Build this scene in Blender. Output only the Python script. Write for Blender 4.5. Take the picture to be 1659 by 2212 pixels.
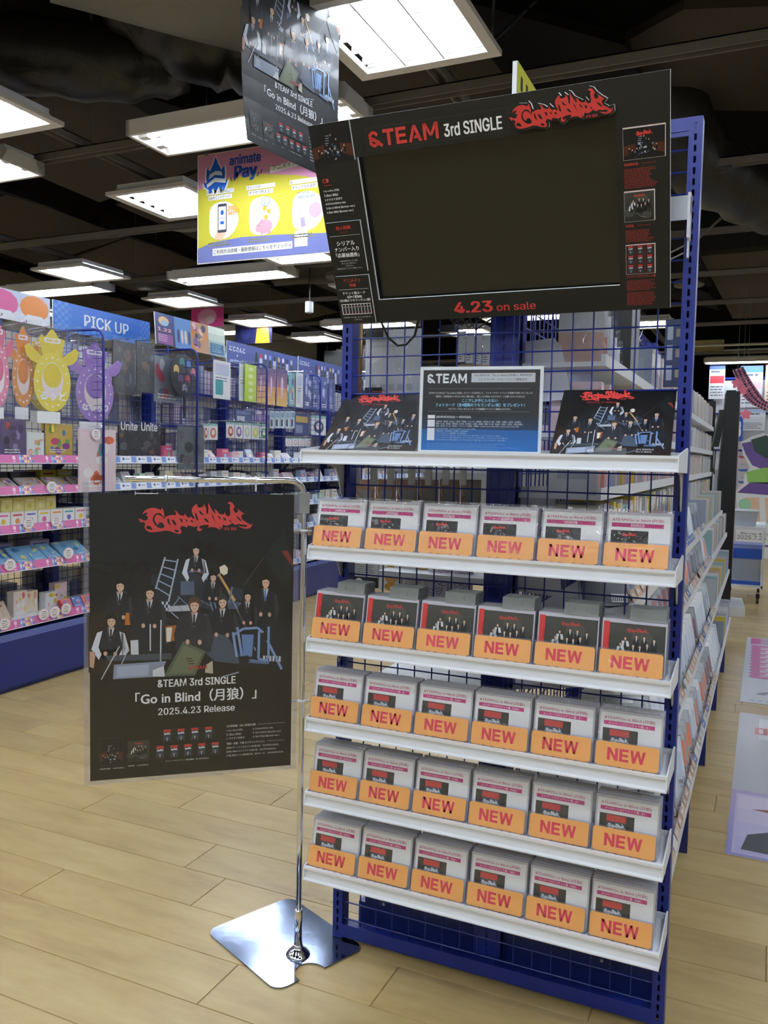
import bpy, math, random
from mathutils import Vector, Matrix
random.seed(11)
for _o in list(bpy.data.objects): bpy.data.objects.remove(_o)
SC = bpy.context.scene
COL = SC.collection
PI = math.pi

# ------------------------------------------------------------------ camera (fitted to the 50 mm wire grid)
CAM = Vector((1.0796, -2.1026, 1.3926))
RR = ((0.91077347, 0.41241705, 0.02009651), (0.04566485, -0.05223414, -0.99759025), (-0.41037350, 0.90949644, -0.06640643))
FPX = 1821.918
_c = bpy.data.cameras.new('camera')
_c.sensor_fit = 'VERTICAL'; _c.sensor_height = 24.0; _c.lens = FPX * 24.0 / 2212.0
_c.clip_start = 0.05; _c.clip_end = 100
camo = bpy.data.objects.new('camera', _c); COL.objects.link(camo)
_m = Matrix(((RR[0][0], -RR[1][0], -RR[2][0], CAM.x), (RR[0][1], -RR[1][1], -RR[2][1], CAM.y), (RR[0][2], -RR[1][2], -RR[2][2], CAM.z), (0, 0, 0, 1)))
camo.matrix_world = _m
SC.camera = camo

def ray(x, y):
    a = ((x - 829.5) / FPX, (y - 1106) / FPX, 1.0)
    return Vector(tuple(RR[0][i] * a[0] + RR[1][i] * a[1] + RR[2][i] * a[2] for i in range(3)))
def onX(x, y, v): d = ray(x, y); return CAM + d * ((v - CAM.x) / d.x)
def onY(x, y, v): d = ray(x, y); return CAM + d * ((v - CAM.y) / d.y)
def onZ(x, y, v): d = ray(x, y); return CAM + d * ((v - CAM.z) / d.z)

# ------------------------------------------------------------------ world, exposure
W = bpy.data.worlds.new('world'); SC.world = W; W.use_nodes = True
_bg = W.node_tree.nodes['Background']; _bg.inputs[0].default_value = (0.80, 0.88, 1.0, 1); _bg.inputs[1].default_value = 0.02
VS = SC.view_settings
VS.view_transform = 'Standard'; VS.look = 'None'; VS.gamma = 1.0; VS.use_curve_mapping = False
VS.exposure = 0.38
TUBE_POWER = 26.0
SC.cycles.max_bounces = 6; SC.cycles.diffuse_bounces = 3; SC.cycles.glossy_bounces = 3
SC.cycles.use_adaptive_sampling = True; SC.cycles.adaptive_threshold = 0.03
SC.cycles.transparent_max_bounces = 24; SC.cycles.transmission_bounces = 6
SC.cycles.caustics_reflective = False; SC.cycles.caustics_refractive = False
SC.cycles.sample_clamp_indirect = 6.0

# ------------------------------------------------------------------ colour + materials
def s2l(c): return c / 12.92 if c <= 0.04045 else ((c + 0.055) / 1.055) ** 2.4
def hx(h):
    h = h.lstrip('#'); return tuple(s2l(int(h[i:i + 2], 16) / 255) for i in (0, 2, 4)) + (1.0,)
MATS = {}
def mat(name, col='#808080', rough=0.5, metal=0.0, coat=0.0, coat_rough=0.1, emit=None, estr=0.0, spec=0.5, bump=None, bump_scale=50, bump_str=0.1, vcol=False, coat_bump=False):
    m = bpy.data.materials.new(name); m.use_nodes = True
    nt = m.node_tree; b = nt.nodes['Principled BSDF']
    b.inputs['Base Color'].default_value = hx(col); b.inputs['Roughness'].default_value = rough
    b.inputs['Metallic'].default_value = metal; b.inputs['Specular IOR Level'].default_value = spec
    b.inputs['Coat Weight'].default_value = coat; b.inputs['Coat Roughness'].default_value = coat_rough
    if emit: b.inputs['Emission Color'].default_value = hx(emit); b.inputs['Emission Strength'].default_value = estr
    if vcol:
        a = nt.nodes.new('ShaderNodeAttribute'); a.attribute_name = 'Col'
        nt.links.new(a.outputs['Color'], b.inputs['Base Color'])
    if bump:
        tc = nt.nodes.new('ShaderNodeTexCoord'); n = nt.nodes.new('ShaderNodeTexNoise'); bp = nt.nodes.new('ShaderNodeBump')
        n.inputs['Scale'].default_value = bump_scale; n.inputs['Detail'].default_value = 3
        if bump == 'wrinkle':
            n.inputs['Distortion'].default_value = 1.5
        oi = nt.nodes.new('ShaderNodeObjectInfo'); ad = nt.nodes.new('ShaderNodeVectorMath'); ad.operation = 'ADD'
        sc_ = nt.nodes.new('ShaderNodeMath'); sc_.operation = 'MULTIPLY'; sc_.inputs[1].default_value = 37.0
        nt.links.new(oi.outputs['Random'], sc_.inputs[0])
        nt.links.new(tc.outputs['Object'], ad.inputs[0]); nt.links.new(sc_.outputs[0], ad.inputs[1])
        nt.links.new(ad.outputs[0], n.inputs['Vector'])
        nt.links.new(n.outputs['Fac'], bp.inputs['Height']); bp.inputs['Strength'].default_value = bump_str; bp.inputs['Distance'].default_value = 0.01
        nt.links.new(bp.outputs[0], b.inputs['Coat Normal' if coat_bump else 'Normal'])
    MATS[name] = m; return m
def clearmat(name, tint='#ffffff', fac=0.045, rough=0.05, bump=0.0, scale=30, frost=0.0):
    m = bpy.data.materials.new(name); m.use_nodes = True; nt = m.node_tree; nt.nodes.clear()
    out = nt.nodes.new('ShaderNodeOutputMaterial'); tr = nt.nodes.new('ShaderNodeBsdfTransparent'); gl = nt.nodes.new('ShaderNodeBsdfGlossy')
    tr.inputs[0].default_value = hx(tint); gl.inputs['Roughness'].default_value = rough
    lw = nt.nodes.new('ShaderNodeLayerWeight'); lw.inputs['Blend'].default_value = 0.5
    pw = nt.nodes.new('ShaderNodeMath'); pw.operation = 'POWER'; pw.inputs[1].default_value = 4.0; nt.links.new(lw.outputs['Facing'], pw.inputs[0])
    ma = nt.nodes.new('ShaderNodeMath'); ma.operation = 'MULTIPLY_ADD'; ma.inputs[1].default_value = 0.3; ma.inputs[2].default_value = fac; nt.links.new(pw.outputs[0], ma.inputs[0])
    mx = nt.nodes.new('ShaderNodeMixShader'); nt.links.new(ma.outputs[0], mx.inputs[0]); nt.links.new(tr.outputs[0], mx.inputs[1]); nt.links.new(gl.outputs[0], mx.inputs[2])
    last = mx
    if frost > 0:
        df = nt.nodes.new('ShaderNodeBsdfDiffuse'); df.inputs[0].default_value = hx('#e4e8ee')
        m2 = nt.nodes.new('ShaderNodeMixShader'); m2.inputs[0].default_value = frost
        nt.links.new(mx.outputs[0], m2.inputs[1]); nt.links.new(df.outputs[0], m2.inputs[2]); last = m2
    if bump > 0:
        tc = nt.nodes.new('ShaderNodeTexCoord'); n = nt.nodes.new('ShaderNodeTexNoise'); bp = nt.nodes.new('ShaderNodeBump')
        n.inputs['Scale'].default_value = scale; n.inputs['Detail'].default_value = 2; n.inputs['Distortion'].default_value = 1.0
        oi = nt.nodes.new('ShaderNodeObjectInfo'); ad = nt.nodes.new('ShaderNodeVectorMath'); ad.operation = 'ADD'
        sc_ = nt.nodes.new('ShaderNodeMath'); sc_.operation = 'MULTIPLY'; sc_.inputs[1].default_value = 53.0
        nt.links.new(oi.outputs['Random'], sc_.inputs[0]); nt.links.new(tc.outputs['Object'], ad.inputs[0]); nt.links.new(sc_.outputs[0], ad.inputs[1]); nt.links.new(ad.outputs[0], n.inputs['Vector'])
        nt.links.new(n.outputs['Fac'], bp.inputs['Height']); bp.inputs['Strength'].default_value = bump; bp.inputs['Distance'].default_value = 0.01
        nt.links.new(bp.outputs[0], gl.inputs['Normal']); nt.links.new(bp.outputs[0], lw.inputs['Normal'])
    nt.links.new(last.outputs[0], out.inputs[0])
    MATS[name] = m; return m

M_PRINT = mat('print', rough=0.35, vcol=True, coat=0.25, coat_rough=0.15)
M_GLOSS = mat('print_gloss', rough=0.4, vcol=True, coat=0.55, coat_rough=0.06, bump='wrinkle', bump_scale=9, bump_str=0.25, coat_bump=True)
M_POSTER = mat('print_poster', rough=0.6, spec=0.25, vcol=True, coat=0.22, coat_rough=0.10, bump='wrinkle', bump_scale=3, bump_str=0.15, coat_bump=True)
M_TAGP = mat('print_laminate', rough=0.4, vcol=True, coat=1.0, coat_rough=0.05, bump='wrinkle', bump_scale=38, bump_str=0.28, coat_bump=True)
M_MATTE = mat('print_matte', rough=0.6, vcol=True, spec=0.3)
M_BLUE = mat('blue_powder_coat', '#14267c', rough=0.35, spec=0.5)
M_NAVY = mat('blue_panel', '#1b2a6e', rough=0.32, spec=0.5, bump='n', bump_scale=8, bump_str=0.03)
M_WHITE = mat('white_enamel', '#e9ecf0', rough=0.35)
M_IVORY = mat('ivory_enamel', '#d9d8d2', rough=0.4)
M_BRKT = mat('bracket_grey', '#b9b7b4', rough=0.45)
M_CHROME = mat('chrome', '#e8eaee', rough=0.08, metal=1.0)
M_PLATE = mat('polished_steel', '#8d99b0', rough=0.12, metal=1.0, bump='n', bump_scale=9, bump_str=0.035)
M_GREYP = mat('grey_plastic', '#9a9d9c', rough=0.4)
M_KEEPER = mat('smoke_plastic', '#8a9090', rough=0.3, coat=0.5)
M_BLACK = mat('black_plastic', '#0b0c0e', rough=0.35)
M_BLACKM = mat('black_matte', '#0c0c0d', rough=0.85, spec=0.2)
M_SCREEN = mat('screen_black', '#17160f', rough=0.28, spec=0.5)
M_STEEL = mat('brushed_steel', '#b9bcc0', rough=0.35, metal=1.0)
M_CASE = mat('case_plastic', '#c6c7d4', rough=0.2, coat=0.6)
M_PAPER = mat('paper', '#e9ebee', rough=0.6)
M_TUBE = mat('tube_light', '#ffffff', emit='#eaf3ff', estr=TUBE_POWER)
M_REFL = mat('reflector', '#f3f6fa', rough=0.4)
M_FRAME = mat('fixture_white', '#d9d6d0', rough=0.45)
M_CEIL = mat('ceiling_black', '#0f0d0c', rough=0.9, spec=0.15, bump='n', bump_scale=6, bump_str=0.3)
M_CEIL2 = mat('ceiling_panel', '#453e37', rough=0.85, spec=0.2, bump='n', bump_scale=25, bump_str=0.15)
M_DUCT = mat('duct_wrap', '#242421', rough=0.35, spec=0.4, bump='wrinkle', bump_scale=5, bump_str=0.9)
M_NET = mat('insulation_net', '#6a685c', rough=0.8, bump='n', bump_scale=60, bump_str=0.5)
M_CHAN = mat('ceiling_channel', '#6e6860', rough=0.6)
M_CLEAR = clearmat('clear_plastic', rough=0.04)
M_ACRYL = clearmat('clear_acrylic', '#f4f4fa', rough=0.03, frost=0.08)
M_WRAP = clearmat('clear_wrap', '#ffffff', fac=0.06, rough=0.05, bump=0.8, scale=24, frost=0.02)
M_SLEEVE = clearmat('poster_sleeve', '#fcfdff', fac=0.03, rough=0.04, bump=0.3, scale=6, frost=0.012)
M_HAZE = clearmat('frosted_plastic', '#e8ecf2', rough=0.15, frost=0.4)

def wood():
    m = bpy.data.materials.new('maple_plank'); m.use_nodes = True; nt = m.node_tree; b = nt.nodes['Principled BSDF']
    tc = nt.nodes.new('ShaderNodeTexCoord'); oi = nt.nodes.new('ShaderNodeObjectInfo')
    mul = nt.nodes.new('ShaderNodeMath'); mul.operation = 'MULTIPLY'; mul.inputs[1].default_value = 91.0
    nt.links.new(oi.outputs['Random'], mul.inputs[0])
    ad = nt.nodes.new('ShaderNodeVectorMath'); ad.operation = 'ADD'
    nt.links.new(tc.outputs['Object'], ad.inputs[0]); nt.links.new(mul.outputs[0], ad.inputs[1])
    mp = nt.nodes.new('ShaderNodeMapping'); mp.inputs['Scale'].default_value = (1.3, 5, 1)
    nt.links.new(ad.outputs[0], mp.inputs[0])
    n1 = nt.nodes.new('ShaderNodeTexNoise'); n1.inputs['Scale'].default_value = 2.2; n1.inputs['Detail'].default_value = 6; n1.inputs['Roughness'].default_value = 0.62
    nt.links.new(mp.outputs[0], n1.inputs['Vector'])
    r = nt.nodes.new('ShaderNodeValToRGB')
    r.color_ramp.elements[0].position = 0.3; r.color_ramp.elements[0].color = hx('#a88e5f')
    r.color_ramp.elements[1].position = 0.72; r.color_ramp.elements[1].color = hx('#c3ad7a')
    e = r.color_ramp.elements.new(0.5); e.color = hx('#b79e6a')
    nt.links.new(n1.outputs['Fac'], r.inputs[0])
    hs = nt.nodes.new('ShaderNodeHueSaturation')
    mr = nt.nodes.new('ShaderNodeMapRange'); mr.inputs['To Min'].default_value = 0.9; mr.inputs['To Max'].default_value = 1.06
    nt.links.new(oi.outputs['Random'], mr.inputs['Value']); nt.links.new(mr.outputs[0], hs.inputs['Value']); nt.links.new(r.outputs[0], hs.inputs['Color'])
    nt.links.new(hs.outputs[0], b.inputs['Base Color'])
    mp2 = nt.nodes.new('ShaderNodeMapRange'); mp2.inputs['To Min'].default_value = 0.24; mp2.inputs['To Max'].default_value = 0.36
    nt.links.new(n1.outputs['Fac'], mp2.inputs['Value']); nt.links.new(mp2.outputs[0], b.inputs['Roughness'])
    return m
M_WOOD = wood()
M_JOINT = mat('plank_joint', '#7d694a', rough=0.6)

# ------------------------------------------------------------------ mesh builder
class MB:
    def __init__(s): s.v = []; s.f = []; s.c = []
    def face(s, pts, c=None):
        n = len(s.v); s.v += [tuple(p) for p in pts]; s.f.append(tuple(range(n, n + len(pts)))); s.c.append(c)
    def hexa(s, p, c=None):      # 8 points, bottom 0-3 CCW from above, top 4-7
        n = len(s.v); s.v += [tuple(q) for q in p]
        for q in ((3, 2, 1, 0), (4, 5, 6, 7), (0, 1, 5, 4), (1, 2, 6, 5), (2, 3, 7, 6), (3, 0, 4, 7)):
            s.f.append(tuple(n + i for i in q)); s.c.append(c)
        return s
    def sheet(s, x0, x1, y, z0, z1, c=None):
        s.face([(x0, y, z0), (x1, y, z0), (x1, y, z1), (x0, y, z1)], c); return s
    def box(s, x0, x1, y0, y1, z0, z1, c=None):
        return s.hexa([(x0, y0, z0), (x1, y0, z0), (x1, y1, z0), (x0, y1, z0), (x0, y0, z1), (x1, y0, z1), (x1, y1, z1), (x0, y1, z1)], c)
    def prism(s, pts, y0, y1, c=None, cs=None):   # pts CCW in (x,z) seen from -y ; front at y0
        n = len(s.v); k = len(pts)
        s.v += [(p[0], y0, p[1]) for p in pts] + [(p[0], y1, p[1]) for p in pts]
        s.f.append(tuple(range(n, n + k))); s.c.append(c)
        s.f.append(tuple(range(n + 2 * k - 1, n + k - 1, -1))); s.c.append(cs or c)
        for i in range(k):
            j = (i + 1) % k
            s.f.append((n + i, n + k + i, n + k + j, n + j)); s.c.append(cs or c)
        return s
    def profile(s, pts, x0, x1, c=None):          # pts in (y,z) swept along x
        n = len(s.v); k = len(pts)
        s.v += [(x0, p[0], p[1]) for p in pts] + [(x1, p[0], p[1]) for p in pts]
        s.f.append(tuple(range(n + k - 1, n - 1, -1))); s.c.append(c)
        s.f.append(tuple(range(n + k, n + 2 * k))); s.c.append(c)
        for i in range(k):
            j = (i + 1) % k
            s.f.append((n + i, n + j, n + k + j, n + k + i)); s.c.append(c)
        return s
    def flat(s, pts, z0, z1, c=None):             # pts CCW in (x,y) seen from above
        n = len(s.v); k = len(pts)
        s.v += [(p[0], p[1], z0) for p in pts] + [(p[0], p[1], z1) for p in pts]
        s.f.append(tuple(range(n + k - 1, n - 1, -1))); s.c.append(c)
        s.f.append(tuple(range(n + k, n + 2 * k))); s.c.append(c)
        for i in range(k):
            j = (i + 1) % k
            s.f.append((n + i, n + j, n + k + j, n + k + i)); s.c.append(c)
        return s
    def tube(s, path, r, seg=8, c=None, closed=False):
        P = [Vector(p) for p in path]; n0 = len(s.v); m = len(P)
        if not isinstance(r, (list, tuple)): r = [r] * m
        prev = None
        for i, p in enumerate(P):
            t = (P[min(i + 1, m - 1)] - P[max(i - 1, 0)])
            t.normalize()
            if prev is None:
                a = Vector((0, 0, 1)) if abs(t.z) < 0.9 else Vector((1, 0, 0))
                u = t.cross(a).normalized()
            else:
                u = (prev - t * prev.dot(t)).normalized()
            prev = u; w = t.cross(u)
            for k in range(seg):
                a = 2 * PI * k / seg
                s.v.append(tuple(p + u * (r[i] * math.cos(a)) + w * (r[i] * math.sin(a))))
        for i in range(m - 1):
            for k in range(seg):
                a = n0 + i * seg + k; b = n0 + i * seg + (k + 1) % seg
                s.f.append((a, b, b + seg, a + seg)); s.c.append(c)
        s.f.append(tuple(n0 + k for k in range(seg - 1, -1, -1))); s.c.append(c)
        s.f.append(tuple(n0 + (m - 1) * seg + k for k in range(seg))); s.c.append(c)
        return s
    def lathe(s, prof, cx=0, cy=0, seg=20, c=None):    # prof list of (r,z)
        n0 = len(s.v)
        for r, z in prof:
            for k in range(seg):
                a = 2 * PI * k / seg; s.v.append((cx + r * math.cos(a), cy + r * math.sin(a), z))
        for i in range(len(prof) - 1):
            for k in range(seg):
                a = n0 + i * seg + k; b = n0 + i * seg + (k + 1) % seg
                s.f.append((a, b, b + seg, a + seg)); s.c.append(c)
        s.f.append(tuple(n0 + k for k in range(seg - 1, -1, -1))); s.c.append(c)
        s.f.append(tuple(n0 + (len(prof) - 1) * seg + k for k in range(seg))); s.c.append(c)
        return s
    def mesh(s, name, material, smooth=False):
        me = bpy.data.meshes.new(name); me.from_pydata(s.v, [], s.f)
        me.materials.append(material)
        if any(x is not None for x in s.c):
            ca = me.color_attributes.new('Col', 'FLOAT_COLOR', 'CORNER'); i = 0; buf = []
            for f, c in zip(s.f, s.c):
                q = hx(c) if isinstance(c, str) else (c or (0.5, 0.5, 0.5, 1))
                buf += list(q) * len(f)
            ca.data.foreach_set('color', buf)
        if smooth: me.shade_smooth()
        me.update(); return me

def obj(name, data, parent=None, loc=(0, 0, 0), rot=None):
    o = bpy.data.objects.new(name, data); COL.objects.link(o)
    if parent: o.parent = parent
    o.location = loc
    if rot is not None: o.rotation_euler = rot
    return o
def part(name, mb, material, parent, loc=(0, 0, 0), rot=None, smooth=False):
    return obj(name, mb.mesh(name, material, smooth) if isinstance(mb, MB) else mb, parent, loc, rot)
def tag(o, label, cat, group=None):
    o['label'] = label; o['category'] = cat
    if group: o['group'] = group
    return o
def thing(name, label, cat, loc=(0, 0, 0), rot=(0, 0, 0), group=None, mw=None):
    o = bpy.data.objects.new(name, None); COL.objects.link(o); o.empty_display_size = 0.05
    if mw is not None: o.matrix_world = mw
    else: o.location = loc; o.rotation_euler = rot
    return tag(o, label, cat, group)
def struct(name, mb, material, smooth=False):
    o = obj(name, mb.mesh(name, material, smooth)); o['kind'] = 'structure'; return o
def dup(root, loc=None, rot=None, label=None, group=None, mw=None):
    r = root.copy(); COL.objects.link(r)
    if mw is not None: r.matrix_world = mw
    if loc is not None: r.location = loc
    if rot is not None: r.rotation_euler = rot
    if label: r['label'] = label
    if group: r['group'] = group
    for ch in list(root.children):
        c = ch.copy(); COL.objects.link(c); c.parent = r
        for g in list(ch.children):
            d = g.copy(); COL.objects.link(d); d.parent = c
    return r

# ------------------------------------------------------------------ flat print builder: x right, z up, facing -y
_TC = {}
try: FONT = bpy.data.fonts.load(bpy.utils.system_resource('DATAFILES', path='fonts') + '/Inter.woff2')   # Blender's own interface font
except Exception: FONT = None
def glyphs(s):
    k = s
    if k in _TC: return _TC[k]
    cu = bpy.data.curves.new('t', 'FONT'); cu.body = s
    if FONT and s.isascii(): cu.font = FONT
    cu.size = 1.0; cu.resolution_u = 2; cu.dimensions = '2D'; cu.fill_mode = 'FRONT'
    o = bpy.data.objects.new('t', cu); me = bpy.data.meshes.new_from_object(o)
    v = [(p.co.x, p.co.y) for p in me.vertices]; f = [tuple(p.vertices) for p in me.polygons]
    bpy.data.objects.remove(o); bpy.data.meshes.remove(me); bpy.data.curves.remove(cu)
    if not v: v = [(0, 0), (1, 0), (1, 1)]; f = []
    bb = (min(p[0] for p in v), min(p[1] for p in v), max(p[0] for p in v), max(p[1] for p in v))
    _TC[k] = (v, f, bb); return _TC[k]
class PR(MB):
    def __init__(s, eps=0.00012): super().__init__(); s.e = eps; s.L = 1
    def y(s, L): return -s.e * (s.L if L is None else L)
    def poly(s, pts, c, L=None):
        a = sum(pts[i][0] * pts[(i + 1) % len(pts)][1] - pts[(i + 1) % len(pts)][0] * pts[i][1] for i in range(len(pts)))
        if a < 0: pts = pts[::-1]
        s.face([(p[0], s.y(L), p[1]) for p in pts], c)
    def rect(s, x0, z0, x1, z1, c, L=None): s.poly([(x0, z0), (x1, z0), (x1, z1), (x0, z1)], c, L)
    def rrect(s, x0, z0, x1, z1, r, c, L=None, k=4):
        pts = []
        for cx, cz, a0 in ((x1 - r, z0 + r, -90), (x1 - r, z1 - r, 0), (x0 + r, z1 - r, 90), (x0 + r, z0 + r, 180)):
            for i in range(k + 1):
                a = math.radians(a0 + 90 * i / k); pts.append((cx + r * math.cos(a), cz + r * math.sin(a)))
        s.poly(pts, c, L)
    def ell(s, cx, cz, rx, rz, c, L=None, k=14, rot=0):
        pts = []
        for i in range(k):
            a = 2 * PI * i / k; x = rx * math.cos(a); z = rz * math.sin(a)
            pts.append((cx + x * math.cos(rot) - z * math.sin(rot), cz + x * math.sin(rot) + z * math.cos(rot)))
        s.poly(pts, c, L)
    def line(s, pts, w, c, L=None):
        for a, b in zip(pts[:-1], pts[1:]):
            dx, dz = b[0] - a[0], b[1] - a[1]; l = math.hypot(dx, dz) or 1; nx, nz = -dz / l * w / 2, dx / l * w / 2
            s.poly([(a[0] + nx, a[1] + nz), (a[0] - nx, a[1] - nz), (b[0] - nx, b[1] - nz), (b[0] + nx, b[1] + nz)], c, L)
    def text(s, t, x, z, c, w=None, h=None, al='L', bold=0.0, L=None, rot=0, base=False):
        """box-fit text: (x,z) = lower left / centre / right of the glyph box"""
        v, f, bb = glyphs(t)
        bw, bh = bb[2] - bb[0], bb[3] - bb[1]
        if w and h: sx, sz = w / bw, h / bh
        elif w: sx = sz = w / bw
        else: sx = sz = h / bh
        ox = {'L': 0, 'C': -bw * sx / 2, 'R': -bw * sx}[al]
        cr, sr = math.cos(rot), math.sin(rot)
        offs = ((0, 0),) if bold <= 0 else ((-bold, 0), (bold, 0)) if bold < .018 else ((-bold, -bold * .5), (bold, -bold * .5), (-bold, bold * .5), (bold, bold * .5), (0, 0))
        for oi, (dx, dz) in enumerate(offs):
            n = len(s.v); yy = s.y(L) - oi * 2e-6
            for p in v:
                a = (p[0] + dx - bb[0]) * sx + ox; b = (p[1] + dz - bb[1]) * sz
                s.v.append((x + a * cr - b * sr, yy, z + a * sr + b * cr))
            for q in f: s.f.append(tuple(n + i for i in q)); s.c.append(c)
    def block(s, t, x, z, w, h, c, L=None, th=.24):
        """heavy block capitals drawn as polygons"""
        G = {'N': (1.0, [[(0, 0), (th, 0), (th, 1), (0, 1)], [(1 - th, 0), (1, 0), (1, 1), (1 - th, 1)], [(0, 1), (th * 1.05, 1), (1, 0), (1 - th * 1.05, 0)]]),
             'E': (.86, [[(0, 0), (th, 0), (th, 1), (0, 1)], [(th, 0), (.86, 0), (.86, .2), (th, .2)], [(th, .4), (.8, .4), (.8, .59), (th, .59)], [(th, .8), (.85, .8), (.85, 1), (th, 1)]]),
             'W': (1.42, [[(0, 1), (th, 1), (.48, 0), (.24, 0)], [(.24, 0), (.48, 0), (.83, 1), (.59, 1)], [(.59, 1), (.83, 1), (1.18, 0), (.94, 0)], [(.94, 0), (1.18, 0), (1.42, 1), (1.18, 1)]]),
             'T': (.92, [[(0, .8), (.92, .8), (.92, 1), (0, 1)], [(.46 - th / 2, 0), (.46 + th / 2, 0), (.46 + th / 2, .8), (.46 - th / 2, .8)]]),
             'A': (1.08, [[(0, 0), (th, 0), (.66, 1), (.42, 1)], [(1.08 - th, 0), (1.08, 0), (.66, 1), (.42, 1)], [(.42, .2), (.9, .2), (.84, .38), (.55, .38)]]),
             'M': (1.22, [[(0, 0), (th, 0), (th, 1), (0, 1)], [(1.22 - th, 0), (1.22, 0), (1.22, 1), (1.22 - th, 1)], [(0, 1), (th * 1.1, 1), (.61 + .1, .22), (.61 - .1, .22)], [(1.22, 1), (1.22 - th * 1.1, 1), (.61 - .1, .22), (.61 + .1, .22)]])}
        tot = sum(G[k][0] for k in t) + .14 * (len(t) - 1); u = w / tot; xx = x
        for k in t:
            for i, pl in enumerate(G[k][1]): s.poly([(xx + a * u, z + b * h) for a, b in pl], c, L)
            xx += (G[k][0] + .14) * u
    def dashes(s, x, z, w, rows, pitch, th, c, L=None, rag=0.25, seed=1):
        r = random.Random(seed)
        for i in range(rows):
            zz = z - i * pitch; xx = x; end = x + w * (1 - rag * r.random())
            while xx < end:
                l = th * r.uniform(1.2, 4.5); s.rect(xx, zz - th / 2, min(xx + l, end), zz + th / 2, c, L); xx += l + th * 0.6
    def grad(s, x0, z0, x1, z1, c0, c1, n=12, L=None):
        a, b = hx(c0), hx(c1)
        for i in range(n):
            t = (i + 0.5) / n; s.rect(x0, z0 + (z1 - z0) * i / n, x1, z0 + (z1 - z0) * (i + 1) / n, tuple(a[k] + (b[k] - a[k]) * t for k in range(4)), L)

# ------------------------------------------------------------------ artwork traced as flat shapes
LOGO = [(140,250),(165,205),(200,180),(250,163),(300,163),(345,180),(375,190),(383,155),(400,185),(412,230),(413,280),(425,300),(432,262),(445,270),(470,255),(520,248),(555,255),(560,225),(535,185),(575,210),(585,235),(620,255),(660,260),(672,225),(685,260),(715,285),(750,270),(775,300),(790,285),(765,240),(755,200),(760,165),(790,130),(822,108),(825,145),(850,160),(890,150),(905,140),(897,108),(925,140),(940,180),(938,220),(958,240),(965,180),(962,95),(1000,170),(1035,220),(1055,240),(1050,200),(1035,175),(1075,195),(1090,225),(1135,245),(1165,240),(1172,210),(1185,250),(1215,265),(1240,260),(1245,220),(1235,150),(1245,120),(1210,105),(1225,85),(1265,92),(1290,125),(1305,155),(1285,160),(1285,190),(1310,225),(1340,215),(1345,190),(1330,160),(1375,200),(1430,238),(1400,240),(1385,265),(1400,310),(1450,340),(1490,365),(1515,375),(1530,345),(1528,385),(1500,415),(1450,425),(1400,415),(1340,385),(1400,395),(1450,402),(1470,388),(1440,370),(1390,370),(1350,360),(1310,375),(1270,350),(1230,375),(1190,385),(1150,370),(1140,430),(1115,385),(1117,438),(1060,405),(1000,400),(950,410),(975,385),(960,370),(900,375),(860,385),(850,410),(870,425),(895,408),(880,440),(850,453),(825,440),(825,410),(835,380),(790,400),(740,385),(710,380),(695,405),(650,385),(625,390),(610,420),(630,450),(620,480),(590,483),(540,470),(490,450),(430,440),(350,455),(270,462),(220,455),(185,430),(170,390),(185,365),(170,340),(140,330),(140,348),(115,330),(108,310),(85,298),(130,297),(165,318),(195,315),(215,290),(210,265),(185,260),(215,225),(190,220),(165,230)]
HOLES = [[(270,310),(285,255),(330,225),(370,230),(400,265),(414,318),(390,272),(355,248),(325,245),(298,268),(292,310),(312,352),(335,370),(355,340),(385,340),(415,375),(415,400),(385,415),(345,405),(310,380),(285,350)],
 [(187,402),(210,378),(245,390),(275,430),(240,430),(205,420)], [(450,300),(470,290),(480,340),(500,380),(480,370),(455,340)], [(505,305),(530,310),(560,350),(565,380),(545,375),(520,345)],
 [(530,435),(560,430),(595,440),(590,465),(560,460)], [(600,290),(635,300),(640,350),(620,330)], [(675,300),(700,310),(700,340),(685,325)], [(735,320),(760,310),(780,345),(760,340)],
 [(795,220),(815,235),(835,300),(830,325),(805,290)], [(845,195),(870,205),(890,235),(915,235),(900,250),(865,240)], [(910,285),(945,300),(980,345),(955,340),(925,320)],
 [(1000,220),(1030,270),(1050,330),(1085,380),(1045,330),(1015,270)], [(1080,255),(1110,270),(1130,310),(1105,295)], [(1150,280),(1185,290),(1190,325),(1165,310)], [(1220,300),(1250,320),(1270,345),(1240,330)],
 [(1320,260),(1350,275),(1385,310),(1390,335),(1360,315),(1330,285)]]
def logo(P, x, z, w, h, c, bg, L=None, lift=0.0, holes=True):
    """flame lettering fitted into the box"""
    mp = lambda q: (x + (q[0] - 85) / 1445 * w, z + (483 - q[1]) / 398 * h)
    L = P.L if L is None else L
    P.poly([mp(q) for q in LOGO], c, L)
    if holes:
        for hh in HOLES: P.poly([mp(q) for q in hh], bg, L + 1)
    P.text('月狼', x + 0.745 * w, z + 0.10 * h, c, w=0.115 * w, h=0.10 * h, L=L, bold=0.01)
def amp_team(P, x, z, h, c, w=None, L=None):
    w = w or h * 4.4
    k = h / 180.0; mp = lambda a, b: (x + (a - 690) * k * (w / (h * 4.4)), z + (405 - b) * k)
    P.line([mp(*q) for q in ((803, 282), (778, 247), (738, 247), (711, 286), (737, 318), (711, 346), (742, 388), (778, 388), (818, 338))], 36 * k, c, L)
    P.line([mp(722, 300), mp(768, 330), mp(850, 400)], 38 * k, c, L)
    P.block('TEAM', x + w * 0.225, z, w * 0.775, h, c, L)

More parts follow.
